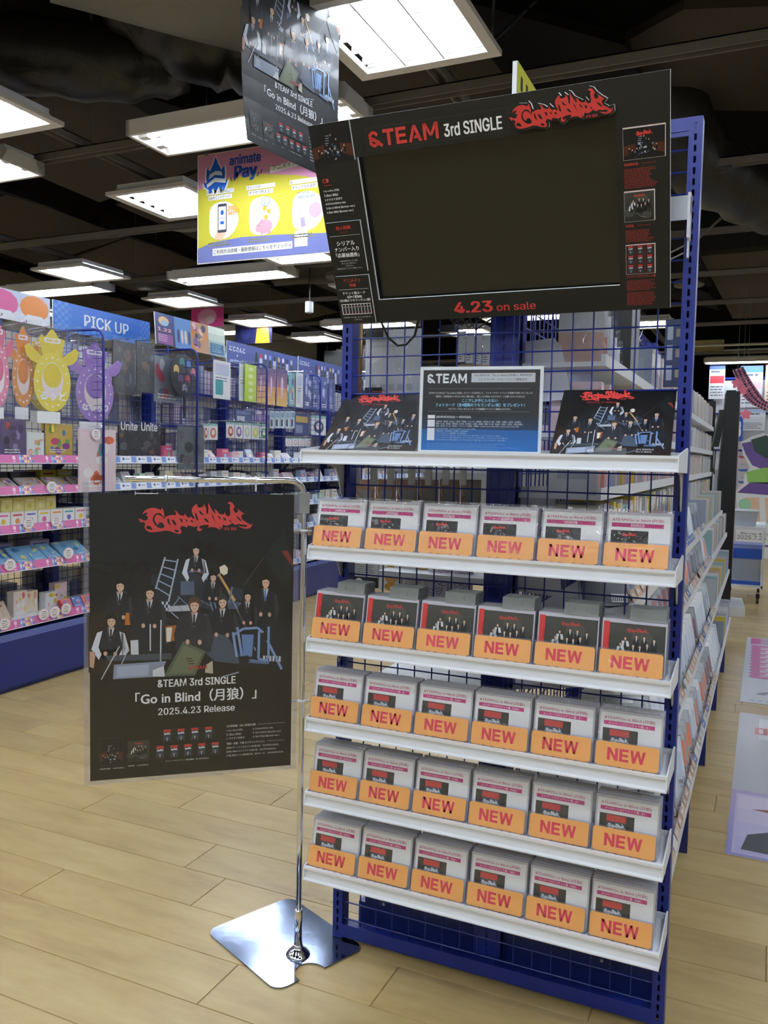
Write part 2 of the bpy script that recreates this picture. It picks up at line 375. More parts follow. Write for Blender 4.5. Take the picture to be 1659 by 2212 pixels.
SK = '#d8b49a'
def fig(P, M, hx_, hy, s=1.0, coat='#111214', shirt='#d9dde2', hair='#15110f', L=3, sleeves=None, h=210, wd=62, tie='#15161a', lean=0):
    e = lambda cx, cy, rx, ry, c, LL: P.poly([M(cx + rx * math.cos(a * PI / 6), cy + ry * math.sin(a * PI / 6)) for a in range(12)], c, LL)
    s *= 1.36; w = wd * s; coat = {'#101114': '#1d1f25', '#0e1014': '#1b1e25', '#121315': '#202228', '#101216': '#20232a', '#121316': '#1c1e23', '#17181c': '#24262c', '#1a1b20': '#2a2c33', '#121316': '#202229'}.get(coat, coat)
    P.poly([M(hx_ - 14 * s, hy + 24 * s), M(hx_ + 14 * s, hy + 24 * s), M(hx_ + w * 0.9, hy + 58 * s), M(hx_ + w * 1.15 + lean, hy + 130 * s), M(hx_ + w + lean, hy + h * s), M(hx_ - w + lean, hy + h * s), M(hx_ - w * 1.15 + lean, hy + 130 * s), M(hx_ - w * 0.9, hy + 58 * s)], coat, L)
    if sleeves:
        for sg in (-1, 1):
            P.poly([M(hx_ + sg * w * 0.6, hy + 50 * s), M(hx_ + sg * w * 0.98, hy + 60 * s), M(hx_ + sg * w * 1.35, hy + 140 * s), M(hx_ + sg * w * 0.8, hy + 190 * s), M(hx_ + sg * w * 0.62, hy + 165 * s), M(hx_ + sg * w * 0.85, hy + 130 * s)], sleeves, L + 1)
    lt = '#34373f' if coat != '#34373f' else '#2a2c33'
    P.poly([M(hx_ - 22 * s, hy + 30 * s), M(hx_ - 8 * s, hy + 34 * s), M(hx_ - 2 * s, hy + 112 * s), M(hx_ - 14 * s, hy + 90 * s)], lt, L + 1)
    P.poly([M(hx_ + w * .72, hy + 56 * s), M(hx_ + w * .9, hy + 62 * s), M(hx_ + w * 1.1 + lean, hy + 132 * s), M(hx_ + w * .85 + lean, hy + min(h, 190) * s)], lt, L + 1)
    for sg in (-1, 1): e(hx_ + sg * w * .35 + lean, hy + min(h, 185) * s * .86, 9 * s, 11 * s, '#c9a088', L + 3)
    P.poly([M(hx_ - 16 * s, hy + 32 * s), M(hx_ + 16 * s, hy + 32 * s), M(hx_, hy + 95 * s)], shirt, L + 1)
    P.poly([M(hx_ - 4 * s, hy + 40 * s), M(hx_ + 4 * s, hy + 40 * s), M(hx_ + 5 * s, hy + 90 * s), M(hx_ - 4 * s, hy + 90 * s)], tie, L + 2)
    P.poly([M(hx_ - 9 * s, hy + 10 * s), M(hx_ + 9 * s, hy + 10 * s), M(hx_ + 11 * s, hy + 38 * s), M(hx_ - 11 * s, hy + 38 * s)], '#b98f78', L + 2)
    e(hx_, hy - 8 * s, 27 * s, 30 * s, hair, L + 3)
    e(hx_ + 1 * s, hy + 4 * s, 19 * s, 26 * s, SK, L + 4)
    P.poly([M(hx_ - 22 * s, hy - 4 * s), M(hx_ - 16 * s, hy - 26 * s), M(hx_ + 16 * s, hy - 26 * s), M(hx_ + 22 * s, hy - 2 * s), M(hx_ + 4 * s, hy - 12 * s)], hair, L + 5)
    for sg in (-1, 1): P.poly([M(hx_ + sg * 8 * s - 4 * s, hy + 2 * s), M(hx_ + sg * 8 * s + 4 * s, hy + 2 * s), M(hx_ + sg * 8 * s + 4 * s, hy + 5 * s), M(hx_ + sg * 8 * s - 4 * s, hy + 5 * s)], '#2a1c18', L + 5)
    P.poly([M(hx_ - 5 * s, hy + 17 * s), M(hx_ + 6 * s, hy + 17 * s), M(hx_, hy + 20 * s)], '#9b5a52', L + 5)
def group_art(P, M, L=2):
    """stand-in for the cover photograph: nine people in dark suits among piled chairs and a ladder"""
    pl = lambda pts, c, LL=L: P.poly([M(*q) for q in pts], c, LL)
    ln = lambda pts, w, c, LL=L: [P.line([M(*a), M(*b)], w * abs(M(1, 0)[0] - M(0, 0)[0]), c, LL) for a, b in zip(pts[:-1], pts[1:])]
    pl([(85, 960), (330, 900), (430, 1200), (330, 1330), (110, 1330)], '#2b1d12', L - 1)
    pl([(1080, 900), (1460, 1000), (1465, 1250), (1100, 1260)], '#1a1c22', L - 1)
    pl([(300, 700), (700, 520), (1100, 620), (1300, 900), (1100, 1200), (500, 1220), (320, 1000)], '#191a1c', L - 1)
    rg = random.Random(17)
    for i in range(46):
        cx, cy = rg.gauss(760, 210), rg.gauss(960, 130); ln([(cx - rg.uniform(10, 60), cy - rg.uniform(-60, 60)), (cx + rg.uniform(10, 60), cy + rg.uniform(-60, 60))], rg.uniform(4, 10), rg.choice(['#3b4656', '#5d6c82', '#8795ab', '#2a303a', '#6f4a28', '#343c48']), L + 1)
    for i in range(16):
        cx, cy, a, b2 = rg.gauss(760, 230), rg.gauss(1010, 110), rg.uniform(20, 55), rg.uniform(15, 45); pl([(cx - a, cy - b2), (cx + a, cy - b2 + rg.uniform(-20, 20)), (cx + a * .9, cy + b2), (cx - a * .8, cy + b2)], rg.choice(['#2d3644', '#4a586c', '#222831', '#5b4630', '#75839a']), L + 1)
    # piled furniture
    pl([(490, 690), (640, 640), (760, 640), (860, 700), (870, 880), (600, 900), (500, 830)], '#262d36')
    pl([(690, 715), (780, 712), (785, 800), (690, 805)], '#56637a', L + 1)
    pl([(615, 880), (740, 868), (760, 905), (610, 915)], '#b9bec8', L + 1)
    for i in range(5):
        for j in range(3):
            if (i + j) % 2: pl([(552 + 14 * i, 850 + 20 * j), (566 + 14 * i, 850 + 20 * j), (566 + 14 * i, 870 + 20 * j), (552 + 14 * i, 870 + 20 * j)], '#c7d0de', L + 1)
    ln([(525, 770), (582, 562)], 11, '#a9b5c8', L + 2); ln([(612, 850), (668, 572)], 11, '#a9b5c8', L + 2)
    for k in range(5):
        t = k / 4.6 + 0.04
        ln([(582 - 62 * t, 572 + 205 * t), (668 - 52 * t, 580 + 255 * t)], 8, '#9fb0c8', L + 2)
    ln([(730, 655), (870, 640), (865, 700)], 12, '#4a74b0', L + 2)
    ln([(850, 660), (760, 640)], 6, '#c97f3a', L + 2)
    pl([(950, 615), (985, 598), (1008, 620), (1005, 655), (980, 668), (955, 648)], '#e8dcc4', L + 2)
    ln([(945, 660), (1060, 830)], 16, '#c79a5c', L + 2)
    ln([(1010, 770), (1150, 1010)], 8, '#8c96a6', L + 2); ln([(1060, 850), (1130, 1000)], 6, '#b9c3d0', L + 2)
    for a, b in (((880, 800), (910, 900)), ((900, 790), (935, 890)), ((1040, 740), (1020, 850))): ln([a, b], 10, '#66809f', L + 2)
    # people
    fig(P, M, 788, 510, 0.8, '#17181c', sleeves='#d6dce4', L=L + 2, h=140)
    fig(P, M, 908, 680, 0.75, '#121316', L=L + 2, h=160)
    fig(P, M, 293, 755, 0.95, '#101114', L=L + 2, h=220)
    fig(P, M, 1272, 700, 0.98, '#0e1014', tie='#3b6fb4', L=L + 2, h=320, wd=66)
    fig(P, M, 1148, 797, 0.8, '#101114', L=L + 2, h=190)
    fig(P, M, 487, 795, 1.0, '#121315', L=L + 3, h=330, wd=78)
    pl([(335, 930), (375, 930), (365, 1010), (330, 1010)], '#b56a22', L + 3)
    fig(P, M, 975, 838, 1.0, '#101216', hair='#3a3836', L=L + 4, h=230, wd=80)
    fig(P, M, 243, 985, 1.0, '#121316', sleeves='#d6dce6', L=L + 4, h=190, wd=66)
    pl([(125, 1180), (330, 1170), (300, 1235), (160, 1240)], '#101012', L + 4)
    pl([(112, 1190), (150, 1195), (140, 1300), (115, 1290)], '#c49a82', L + 5)
    pl([(590, 1010), (680, 1000), (690, 1100), (600, 1110)], '#a05c1e', L + 3)
    pl([(600, 1020), (640, 1015), (632, 1110), (605, 1112)], '#e0dcd0', L + 4)
    ln([(495, 1000), (500, 1175)], 9, '#c3ccd8', L + 4); ln([(565, 970), (570, 1330)], 8, '#d3dae2', L + 6)
    pl([(370, 1110), (420, 1105), (425, 1200), (375, 1205)], '#cfd4da', L + 4)
    # front seated person with outstretched legs
    pl([(700, 990), (750, 975), (810, 1040), (790, 1110), (720, 1120)], '#3c4a5e', L + 5)
    pl([(850, 1090), (930, 1045), (1010, 1060), (1120, 1200), (1090, 1240), (940, 1230), (860, 1160)], '#42505f', L + 5)
    fig(P, M, 785, 865, 1.12, '#1a1b20', hair='#5a4030', L=L + 6, h=200, wd=76)
    pl([(1090, 1195), (1160, 1180), (1175, 1225), (1100, 1240)], '#16171a', L + 6)
    # boxes, locker door, bucket and chair in front
    pl([(210, 1215), (640, 1185), (640, 1225), (230, 1250)], '#454c54', L + 6)
    pl([(268, 1272), (605, 1238), (570, 1340), (265, 1368)], '#8b95a8', L + 7); pl([(290, 1285), (495, 1262), (490, 1335), (285, 1355)], '#a7b2c6', L + 8)
    ln([(190, 1372), (300, 1150)], 7, '#c6ced8', L + 7); ln([(315, 1270), (360, 1160)], 6, '#aab4c2', L + 7)
    pl([(715, 1105), (868, 1165), (800, 1325), (590, 1340)], '#55604f', L + 8); pl([(720, 1130), (845, 1178), (785, 1310), (625, 1322)], '#6c7358', L + 9)
    for k in range(3): pl([(735 + 8 * k, 1215 + 16 * k), (775 + 8 * k, 1212 + 16 * k), (778 + 8 * k, 1218 + 16 * k), (738 + 8 * k, 1221 + 16 * k)], '#2c3028', L + 10)
    pl([(520, 1300), (590, 1270), (600, 1340), (520, 1342)], '#d5d9de', L + 8)
    pl([(1110, 1048), (1195, 1045), (1185, 1190), (1125, 1192)], '#5f7fae', L + 6)
    for pts in ([(1050, 1035), (1080, 1195)], [(1080, 1000), (1115, 1190)], [(1060, 1050), (1120, 1010), (1220, 1000), (1260, 1030)], [(1232, 1020), (1230, 1200), (1280, 1215), (1300, 1190), (1298, 990)], [(1290, 1080), (1395, 1265)]):
        ln(pts, 17, '#7b97c2', L + 7)
    pl([(1165, 1205), (1310, 1215), (1300, 1235), (1160, 1230)], '#5b7196', L + 6)
    for k in range(6): pl([(1262 + 22 * k, 1180), (1276 + 22 * k, 1180), (1276 + 22 * k, 1215), (1262 + 22 * k, 1215)], '#c8ccd2', L + 6)
    pl([(870, 1255), (915, 1225), (920, 1310), (865, 1305)], '#b9b19a', L + 8)
    amp_team(P, M(752, 1290)[0], M(752, 1290)[1], abs(M(0, 0)[1] - M(0, 26)[1]), '#b53030', w=abs(M(130, 0)[0] - M(0, 0)[0]), L=L + 12)
    # flag
    ln([(1120, 728), (1260, 540)], 4, '#5b584e', L + 1)
    pl([(1260, 540), (1400, 350), (1462, 560), (1440, 760), (1330, 650)], '#1b211f', L + 1)
    pl([(1380, 500), (1425, 492), (1462, 560), (1462, 600), (1430, 560)], '#7e2f22', L + 2)

def box_map(x0, z0, x1, z1, zx0=85, zx1=1465, zy0=470, zy1=1372):
    return lambda a, b: (x0 + (a - zx0) / (zx1 - zx0) * (x1 - x0), z0 + (zy1 - b) / (zy1 - zy0) * (z1 - z0))
def mini_group(P, x0, z0, x1, z1, L, seed=3, warm=True):
    """thumbnail of the group picture"""
    r = random.Random(seed); w, h = x1 - x0, z1 - z0
    P.rect(x0, z0, x1, z1, '#14120f', L)
    if warm:
        P.poly([(x0, z0 + .12 * h), (x0 + .3 * w, z0 + .25 * h), (x0 + .3 * w, z0 + .5 * h), (x0, z0 + .45 * h)], '#4a2512', L + 1)
        P.poly([(x1, z0 + .12 * h), (x1 - .3 * w, z0 + .25 * h), (x1 - .3 * w, z0 + .5 * h), (x1, z0 + .45 * h)], '#4a2512', L + 1)
    for i in range(22):
        a, b = r.gauss(.5, .14), r.gauss(.33, .12)
        P.ell(x0 + a * w, z0 + max(.05, b) * h, w * r.uniform(.015, .04), h * r.uniform(.02, .05), r.choice(['#55677f', '#aab6c6', '#2b3340', '#7f8896', '#3a4d66']), L + 2, k=6, rot=r.random() * 3)
    for k in range(4): P.rect(x0 + (.34 + .01 * k) * w, z0 + (.52 + .06 * k) * h, x0 + (.43 + .01 * k) * w, z0 + (.535 + .06 * k) * h, '#9fb0c8', L + 3)
    for a, b in ((.15, .36), (.22, .3), (.5, .72), (.62, .6), (.8, .42), (.72, .3), (.44, .38), (.56, .36), (.33, .34)):
        P.ell(x0 + a * w, z0 + b * h - .09 * h, w * .028, h * .09, '#0c0c0e', L + 3, k=8)
        P.ell(x0 + a * w, z0 + b * h, w * .013, h * .028, SK, L + 4, k=8)
def solo_jacket(P, x0, z0, w, h, L, seed=0, frame='#2b2722'):
    """solo cover: red block, white flame lettering, one dark-haired person on slate blue"""
    r = random.Random(seed)
    P.rect(x0, z0, x0 + w, z0 + h, frame, L)
    ix0, ix1 = x0 + .2 * w, x0 + .76 * w
    P.rect(ix0, z0 + .04 * h, ix1, z0 + .98 * h, '#2c3d4e', L + 1)
    P.rect(ix0, z0 + .78 * h, ix1, z0 + .97 * h, '#b8342f', L + 2)
    logo(P, ix0 + .02 * w, z0 + .57 * h, .54 * w, .19 * h, '#e6e9ec', '#2c3d4e', L + 2, holes=True)
    cx = x0 + .48 * w
    P.ell(cx, z0 + .28 * h, .2 * w, .2 * h, '#3d5163', L + 2, k=12)
    P.poly([(cx - .17 * w, z0 + .04 * h), (cx + .17 * w, z0 + .04 * h), (cx + .13 * w, z0 + .2 * h), (cx + .03 * w, z0 + .25 * h), (cx - .03 * w, z0 + .25 * h), (cx - .13 * w, z0 + .2 * h)], r.choice(['#0e1013', '#15171b', '#1a1d22']), L + 3)
    P.poly([(cx - .035 * w, z0 + .23 * h), (cx + .035 * w, z0 + .23 * h), (cx, z0 + .08 * h)], '#dfe3e8', L + 4)
    P.ell(cx, z0 + .37 * h, .075 * w, .085 * h, r.choice(['#15110f', '#1d1512', '#3a2c22']), L + 4, k=10)
    P.ell(cx, z0 + .34 * h, .05 * w, .075 * h, SK, L + 5, k=10)
    P.poly([(cx - .06 * w, z0 + .36 * h), (cx - .03 * w, z0 + .42 * h), (cx + .04 * w, z0 + .42 * h), (cx + .06 * w, z0 + .37 * h), (cx + .01 * w, z0 + .385 * h)], '#17120f', L + 6)
def regular_jacket(P, x0, z0, w, h, L, small=False):
    """grey stone cover with eight people"""
    P.grad(x0, z0, x0 + w, z0 + h, '#24251f', '#3b3c36', 5, L)
    for a, b, q in ((.15, .3, .2), (.75, .2, .18), (.6, .75, .2)): P.ell(x0 + a * w, z0 + b * h, q * w, q * h * .7, '#45463f', L + 1, k=9)
    logo(P, x0 + .3 * w, z0 + .83 * h, .42 * w, .11 * h, '#a83a32', '#3b3c36', L + 2, holes=not small)
    pos = ((.3, .70), (.5, .75), (.64, .74), (.82, .70), (.22, .58), (.45, .56), (.57, .55), (.7, .60))
    for i, (a, b) in enumerate(pos):
        cx, cz = x0 + a * w, z0 + b * h
        P.poly([(cx - .055 * w, cz - .26 * h), (cx + .055 * w, cz - .26 * h), (cx + .05 * w, cz - .05 * h), (cx - .05 * w, cz - .05 * h)], '#0f1011', L + 2)
        if i in (0, 4):
            P.poly([(cx - .06 * w, cz - .05 * h), (cx - .01 * w, cz - .04 * h), (cx - .03 * w, cz - .22 * h), (cx - .08 * w, cz - .2 * h)], '#d9dcdf', L + 3)
            P.poly([(cx + .06 * w, cz - .05 * h), (cx + .01 * w, cz - .04 * h), (cx + .03 * w, cz - .16 * h), (cx + .08 * w, cz - .15 * h)], '#d9dcdf', L + 3)
        else: P.poly([(cx - .012 * w, cz - .03 * h), (cx + .012 * w, cz - .03 * h), (cx, cz - .11 * h)], '#dfe2e4', L + 3)
        P.ell(cx, cz + .008 * h, .03 * w, .036 * h, '#17120f', L + 4, k=8); P.ell(cx, cz, .021 * w, .03 * h, SK, L + 5, k=8)
    P.line([(x0 + .4 * w, z0 + .3 * h), (x0 + .55 * w, z0 + .16 * h), (x0 + .7 * w, z0 + .12 * h)], .008 * w, '#b9bab4', L + 3)

# ------------------------------------------------------------------ room shell
fl = MB().box(-9.5, 6.5, -7.0, 17.0, -0.12, -0.0035)
floor = struct('floor', fl, M_JOINT)
PW, PLN = 0.1865, 1.21
_pl = {}
def plank_mesh(L):
    k = round(L, 2)
    if k not in _pl:
        g = 0.0007; b = 0.0012
        m = MB().hexa([(g, g, -0.0034), (k - g, g, -0.0034), (k - g, PW - g, -0.0034), (g, PW - g, -0.0034), (g + b, g + b, 0), (k - g - b, g + b, 0), (k - g - b, PW - g - b, 0), (g + b, PW - g - b, 0)])
        _pl[k] = m.mesh('plank', M_WOOD)
    return _pl[k]
rp = random.Random(5); near = []; far = []
for j in range(-34, 92):
    y0 = -0.051 + PW * j
    off = rp.random() * PLN
    x = -9.5 - off
    while x < 6.5:
        xa, xb = max(x, -9.5), min(x + PLN, 6.5)
        if xb - xa > 0.1:
            (near if (-3.15 < xb and xa < 2.4 and -1.3 < y0 < 8.1 and not (y0 > 3 and xb < -2.9)) else far).append((xa, y0, xb - xa))
        x += PLN
near.sort(key=lambda q: (q[0] + .5 - CAM.x) ** 2 + (q[1] - CAM.y) ** 2)
far += near[295:]; near = near[:295]
for xa, y0, L in near: obj('plank', plank_mesh(L), floor, (xa, y0, 0))
fm = MB()
for xa, y0, L in far:
    if y0 + PW < 17: fm.box(xa + .0008, xa + L - .0008, y0 + .0008, y0 + PW - .0008, -0.0034, 0)
fo = part('far_planks', fm, M_WOOD, floor); fo['kind'] = 'stuff'

ceil = struct('ceiling', MB().box(-9.5, 6.5, -7.0, 17.0, 4.2, 4.3), M_CEIL)
def wallpanel(name, x0, x1, y0, y1, material, z1=4.2): return struct(name, MB().box(x0, x1, y0, y1, 0, z1), material)
M_WALLD = mat('wall_dark', '#2a2c30', rough=0.8)
M_WALLG = mat('wall_grey', '#b4b6b8', rough=0.6)
M_WALLW = mat('wall_offwhite', '#d6d4cc', rough=0.6)
wallpanel('wall_left', -9.6, -9.5, -7, 17, M_WALLW); wallpanel('wall_right', 6.5, 6.6, -7, 17, M_WALLW)
wallpanel('wall_back', -9.5, 6.5, 17.0, 17.1, M_WALLG, 2.62); struct('trim_1', MB().box(-9.5, 6.5, 16.98, 17.1, 2.62, 4.2), M_BLACKM)
wallpanel('wall_front', -9.5, 6.5, -7.1, -7.0, M_WALLW)

# ceiling parts: steel channels (thin grid above the lamps), folded dark panels
def chan(x0, y0, x1, y1, z, h=0.045, w=0.03):
    m = MB()
    if abs(x1 - x0) > abs(y1 - y0): m.box(x0, x1, y0 - w, y0 - w + .006, z, z + h).box(x0, x1, y0 + w - .006, y0 + w, z, z + h).box(x0, x1, y0 - w, y0 + w, z + h - .006, z + h)
    else: m.box(x0 - w, x0 - w + .006, y0, y1, z, z + h).box(x0 + w - .006, x0 + w, y0, y1, z, z + h).box(x0 - w, x0 + w, y0, y1, z + h - .006, z + h)
    part('channel', m, M_CHAN, ceil)
for y in (-1.3, 0.2, 1.72, 3.2, 4.7, 6.2, 7.7, 9.2, 12.2): chan(-9.4, y, 6.4, y, 3.085)
for x in (-7.1, -4.85, -2.6, -0.37, 1.9, 4.1): chan(x, -5, x, 15, 3.132)
for i, x in enumerate((-7.1, -4.85, -2.6, -0.37, 1.9)):
    for y in (0.2, 1.72, 4.7, 7.7):
        part('hanger_rod', MB().tube([(x + .02, y + .05, 3.17), (x + .02, y + .05, 4.2)], 0.006, 6), M_CHAN, ceil)
def slab(pts, th=0.05, name='ceiling_panel', m=M_CEIL2):
    b = MB(); b.hexa([tuple(p) for p in pts] + [(p[0], p[1], p[2] + th) for p in pts]); part(name, b, m, ceil)
# folded dark ceiling plates over the left of the hall
for k in range(5):
    y = 2.0 + 1.55 * k
    for q in range(4):
        x = -8.6 + 2.3 * q
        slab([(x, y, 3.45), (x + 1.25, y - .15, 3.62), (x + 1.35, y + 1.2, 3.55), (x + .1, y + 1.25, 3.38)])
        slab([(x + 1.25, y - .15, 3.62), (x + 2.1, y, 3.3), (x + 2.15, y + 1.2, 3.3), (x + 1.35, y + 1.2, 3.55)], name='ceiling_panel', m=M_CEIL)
# broad textured panels at the upper right
slab([(.62, 2.28, 3.55), (1.95, 2.6, 3.5), (1.6, 3.7, 3.45), (-.45, 2.95, 3.5)])
slab([(1.0, 3.9, 3.5), (4.2, 3.6, 3.6), (4.2, 6.2, 3.3), (1.2, 6.4, 3.3)])
slab([(.4, 6.8, 3.4), (4.2, 6.8, 3.45), (4.2, 9.8, 3.25), (.6, 9.8, 3.25)])
# netted insulation blanket at the top
net = MB(); NX, NY = 14, 8
_q = [Vector((-1.76, .66, 3.3)), Vector((-1.2, 1.42, 3.3)), Vector((-.45, .95, 3.34)), Vector((-1.0, .05, 3.34))]
for i in range(NX + 1):
    for j in range(NY + 1):
        u, v = i / NX, j / NY; p_ = _q[0].lerp(_q[1], u).lerp(_q[3].lerp(_q[2], u), v)
        net.v.append((p_.x, p_.y, p_.z + .03 * math.sin(u * 9) * math.sin(v * 5) - .06 * math.sin(PI * v) * (.6 + .4 * u)))
for i in range(NX):
    for j in range(NY):
        a = i * (NY + 1) + j; net.f.append((a, a + 1, a + NY + 2, a + NY + 1)); net.c.append(None)
bl = part('insulation_blanket', net, M_NET, ceil, smooth=True)
bl.modifiers.new('th', 'SOLIDIFY').thickness = 0.03
part('fixing_washer', MB().lathe([(.001, -.01), (.018, -.01), (.022, -.004), (.003, .0)], 0, 0, 14), M_STEEL, ceil, loc=tuple(onZ(430, 30, 3.25)))

def duct(name, label, path, r, waves=0.05):
    m = MB(); P = [Vector(p) for p in path]; pts = []; rad = []
    N = 26
    for i in range(N + 1):
        t = i / N * (len(P) - 1); k = min(int(t), len(P) - 2); q = P[k].lerp(P[k + 1], t - k)
        pts.append(q); rad.append(r * (1 + waves * math.sin(i * 1.9) + waves * .6 * math.sin(i * 4.3)))
    m.tube(pts, rad, 18)
    o = obj(name, m.mesh(name, M_DUCT, True), ceil); o['label'] = label; return o
duct('duct', 'wide black wrapped air duct crossing the dark ceiling', [(-4.4, .2, 3.6), (-3.5, .75, 3.55), (-2.72, 1.28, 3.5), (-2.3, 1.6, 3.5), (-2.0, 1.85, 3.6)], 0.2)
duct('duct', 'crumpled black duct elbow beside the insulation blanket', [(-2.0, 1.4, 3.75), (-1.68, 1.6, 3.5), (-1.42, 1.8, 3.5), (-1.2, 2.15, 3.8)], 0.21, .1)
duct('duct', 'sagging black fabric duct beyond the tall blue upright', [(.35, 3.1, 3.75), (.62, 3.3, 3.15), (1.05, 3.7, 3.0), (1.5, 4.2, 3.35)], 0.2, .08)
duct('duct', 'slim black duct running deep over the far aisle', [(-6, 6.2, 3.55), (-3, 6.4, 3.5), (0, 6.6, 3.55)], 0.2)

# ceiling lamps -------------------------------------------------------------
def lamp_square():
    t = thing('ceiling_light', 'x', 'ceiling light')
    a = .31; f = MB()
    for s in range(4):
        ang = s * PI / 2; c, d = math.cos(ang), math.sin(ang); R_ = lambda x, y: (x * c - y * d, x * d + y * c)
        o1, o2, i1, i2 = R_(-a, -a), R_(a, -a), R_(-a + .045, -a + .045), R_(a - .045, -a + .045)
        f.hexa([(*o1, 0), (*o2, 0), (*i2, .004), (*i1, .004), (*o1, .022), (*o2, .022), (*i2, .03), (*i1, .03)])
    part('frame', f, M_FRAME, t)
    part('housing', MB().box(-a + .05, a - .05, -a + .05, a - .05, .045, .075).box(-a + .046, a - .046, -a + .046, -a + .05, .028, .05).box(-a + .046, a - .046, a - .05, a - .046, .028, .05), M_REFL, t)
    b = a - .052
    for x in (-.17, 0, .17):
        part('tube', MB().tube([(x, -b + .02, .026), (x, b - .02, .026)], .018, 6), M_TUBE, t)
    lv = MB()
    for x in (-.085, .085): lv.box(x - .003, x + .003, -b, b, .004, .040)
    for y in [-.2 + .1 * k for k in range(5)]: lv.box(-b, b, y - .002, y + .002, .012, .040)
    part('louver', lv, M_REFL, t)
    return t
def lamp_twin():
    t = thing('ceiling_light', 'x', 'ceiling light')
    a, b = .62, .165; f = MB()
    f.profile([(-b, 0), (-b + .02, .0), (-b + .06, .05), (-b + .06, .075), (-b, .075)], -a, a)
    f.profile([(b, 0), (b, .075), (b - .06, .075), (b - .06, .05), (b - .02, 0)], -a, a)
    f.box(-a, -a + .02, -b, b, 0, .075).box(a - .02, a, -b, b, 0, .075)
    part('frame', f, M_FRAME, t)
    part('housing', MB().box(-a + .02, a - .02, -b + .06, b - .06, .06, .1), M_REFL, t)
    for y in (-.065, .065):
        part('tube', MB().tube([(-a + .07, y, .032), (a - .07, y, .032)], .017, 6), M_TUBE, t)
        for x in (-a + .02, a - .07): part('socket', MB().box(x, x + .05, y - .02, y + .02, .012, .055), M_IVORY, t)
    return t
LZ = 3.0
S0, T0 = lamp_square(), lamp_twin()
first = {'s': True, 't': True}
def put(kind, x, y, label):
    src = S0 if kind == 's' else T0
    if first[kind]: first[kind] = False; src.location = (x, y, LZ); src['label'] = label; src['group'] = 'lamps on the ceiling grid'; return
    dup(src, (x, y, LZ), label=label, group='lamps on the ceiling grid')
put('s', -.27, .95, 'square louvred ceiling lamp above the black screen sign')
put('t', -1.36, 1.54, 'long twin-tube ceiling lamp over the yellow and pink banner')
put('s', -2.5, .86, 'square louvred lamp nearest the wide wrapped duct')
put('t', -3.5, 1.54, 'long twin-tube lamp over the nearest goods shelves')
put('s', -2.5, 2.44, 'square louvred lamp just left of the yellow and pink banner')
COLN = {-7: 'far beyond the goods shelving', -4.75: 'behind the goods shelving', -2.5: 'above the goods shelving', -.27: 'left of the CD gondola', 1.98: 'right of the CD gondola', 4.2: 'far right of the CD gondola'}
COLT = {-5.65: 'far beyond the goods shelving', -3.5: 'behind the goods shelving', -1.4: 'over the main aisle', .7: 'above the CD gondola', 2.85: 'right of the CD gondola'}
NTH = ('first', 'second', 'third', 'fourth', 'fifth', 'sixth', 'seventh', 'eighth', 'ninth', 'tenth', 'eleventh', 'twelfth')
def back_row(Y, rows):
    f = [y for y in rows if (y > .9) == (Y > .9)]
    return (NTH[f.index(Y)] + ' row back from the screen sign') if Y > .9 else (NTH[len(f) - 1 - f.index(Y)] + ' row toward the shop front')
YS = (-5.0, -3.52, -2.03, -.54, .95, 2.44, 3.93, 5.42, 6.9, 8.4, 9.9, 12.9)
for X in COLN:
    for Y in YS:
        if (X, Y) in ((-.27, .95), (-2.5, .95), (-2.5, 2.44)): continue
        if Y < -4 and X in (-7, 4.2): continue
        if X == -.27 and Y > 9: continue
        put('s', X, Y, 'square louvred lamp %s, %s' % (COLN[X], back_row(Y, YS)))
YT = (-4.4, -1.44, 1.54, 4.52, 7.5, 12.7)
for X in COLT:
    for Y in YT:
        if (X, Y) in ((-3.5, 1.54), (-1.4, 1.54), (.7, 1.54)) or (X > 0 and Y in (4.52, 7.5)): continue
        put('t', X, Y, 'long twin-tube lamp %s, %s' % (COLT[X], back_row(Y, YT)))

# ================================================================== display rack (end of the gondola)
RW, RH = 0.913, 2.18
rack = thing('display_rack', 'tall blue slotted display rack with wire back and six white shelves', 'rack')
def upright_mesh(x0, x1, z0, z1, off=0.0):
    m = MB(); xc = (x0 + x1) / 2; s = .0028
    m.box(x0, xc - s, -.012, -.009, z0, z1).box(xc + s, x1, -.012, -.009, z0, z1)
    z = z0 + .02 + off; prev = z0
    while z < z1 - .02:
        m.box(xc - s, xc + s, -.012, -.009, prev, z); prev = z + .0155; z += .025
    m.box(xc - s, xc + s, -.012, -.009, prev, z1)
    m.box(x0, x0 + .003, -.009, .03, z0, z1).box(x1 - .003, x1, -.009, .03, z0, z1).box(x0 + .003, x1 - .003, .0265, .03, z0, z1)
    return m
part('upright', upright_mesh(0, .03, .006, RH), M_BLUE, rack)
part('upright', upright_mesh(RW - .03, RW, .006, RH), M_BLUE, rack)
part('top_bar', MB().box(.03, RW - .03, -.012, .025, RH - .03, RH).box(.03, RW - .03, -.010, -.007, RH - .04, RH - .03), M_BLUE, rack)
part('base_bar', MB().box(.03, RW - .03, -.012, .03, .012, .046).box(.03, RW - .03, -.012, -.009, .046, .05), M_BLUE, rack)
wm = MB()
ZR = [1.711 - .05 * k for k in range(-9, 34)]
for z in ZR:
    if z < RH - .03: wm.tube([(.028, 0, z), (RW - .028, 0, z)], .0021, 5)
for i in range(-1, 17):
    x = .08 + .05 * i
    if .035 < x < RW - .035: wm.tube([(x, .0035, .04), (x, .0035, RH - .03)], .0021, 5)
part('wire_mesh', wm, M_BLUE, rack)
for x in (.015, RW - .015):
    part('foot', MB().lathe([(.004, .004), (.012, .0045), (.012, .006)], x, .012, 10), M_BLACK, rack)
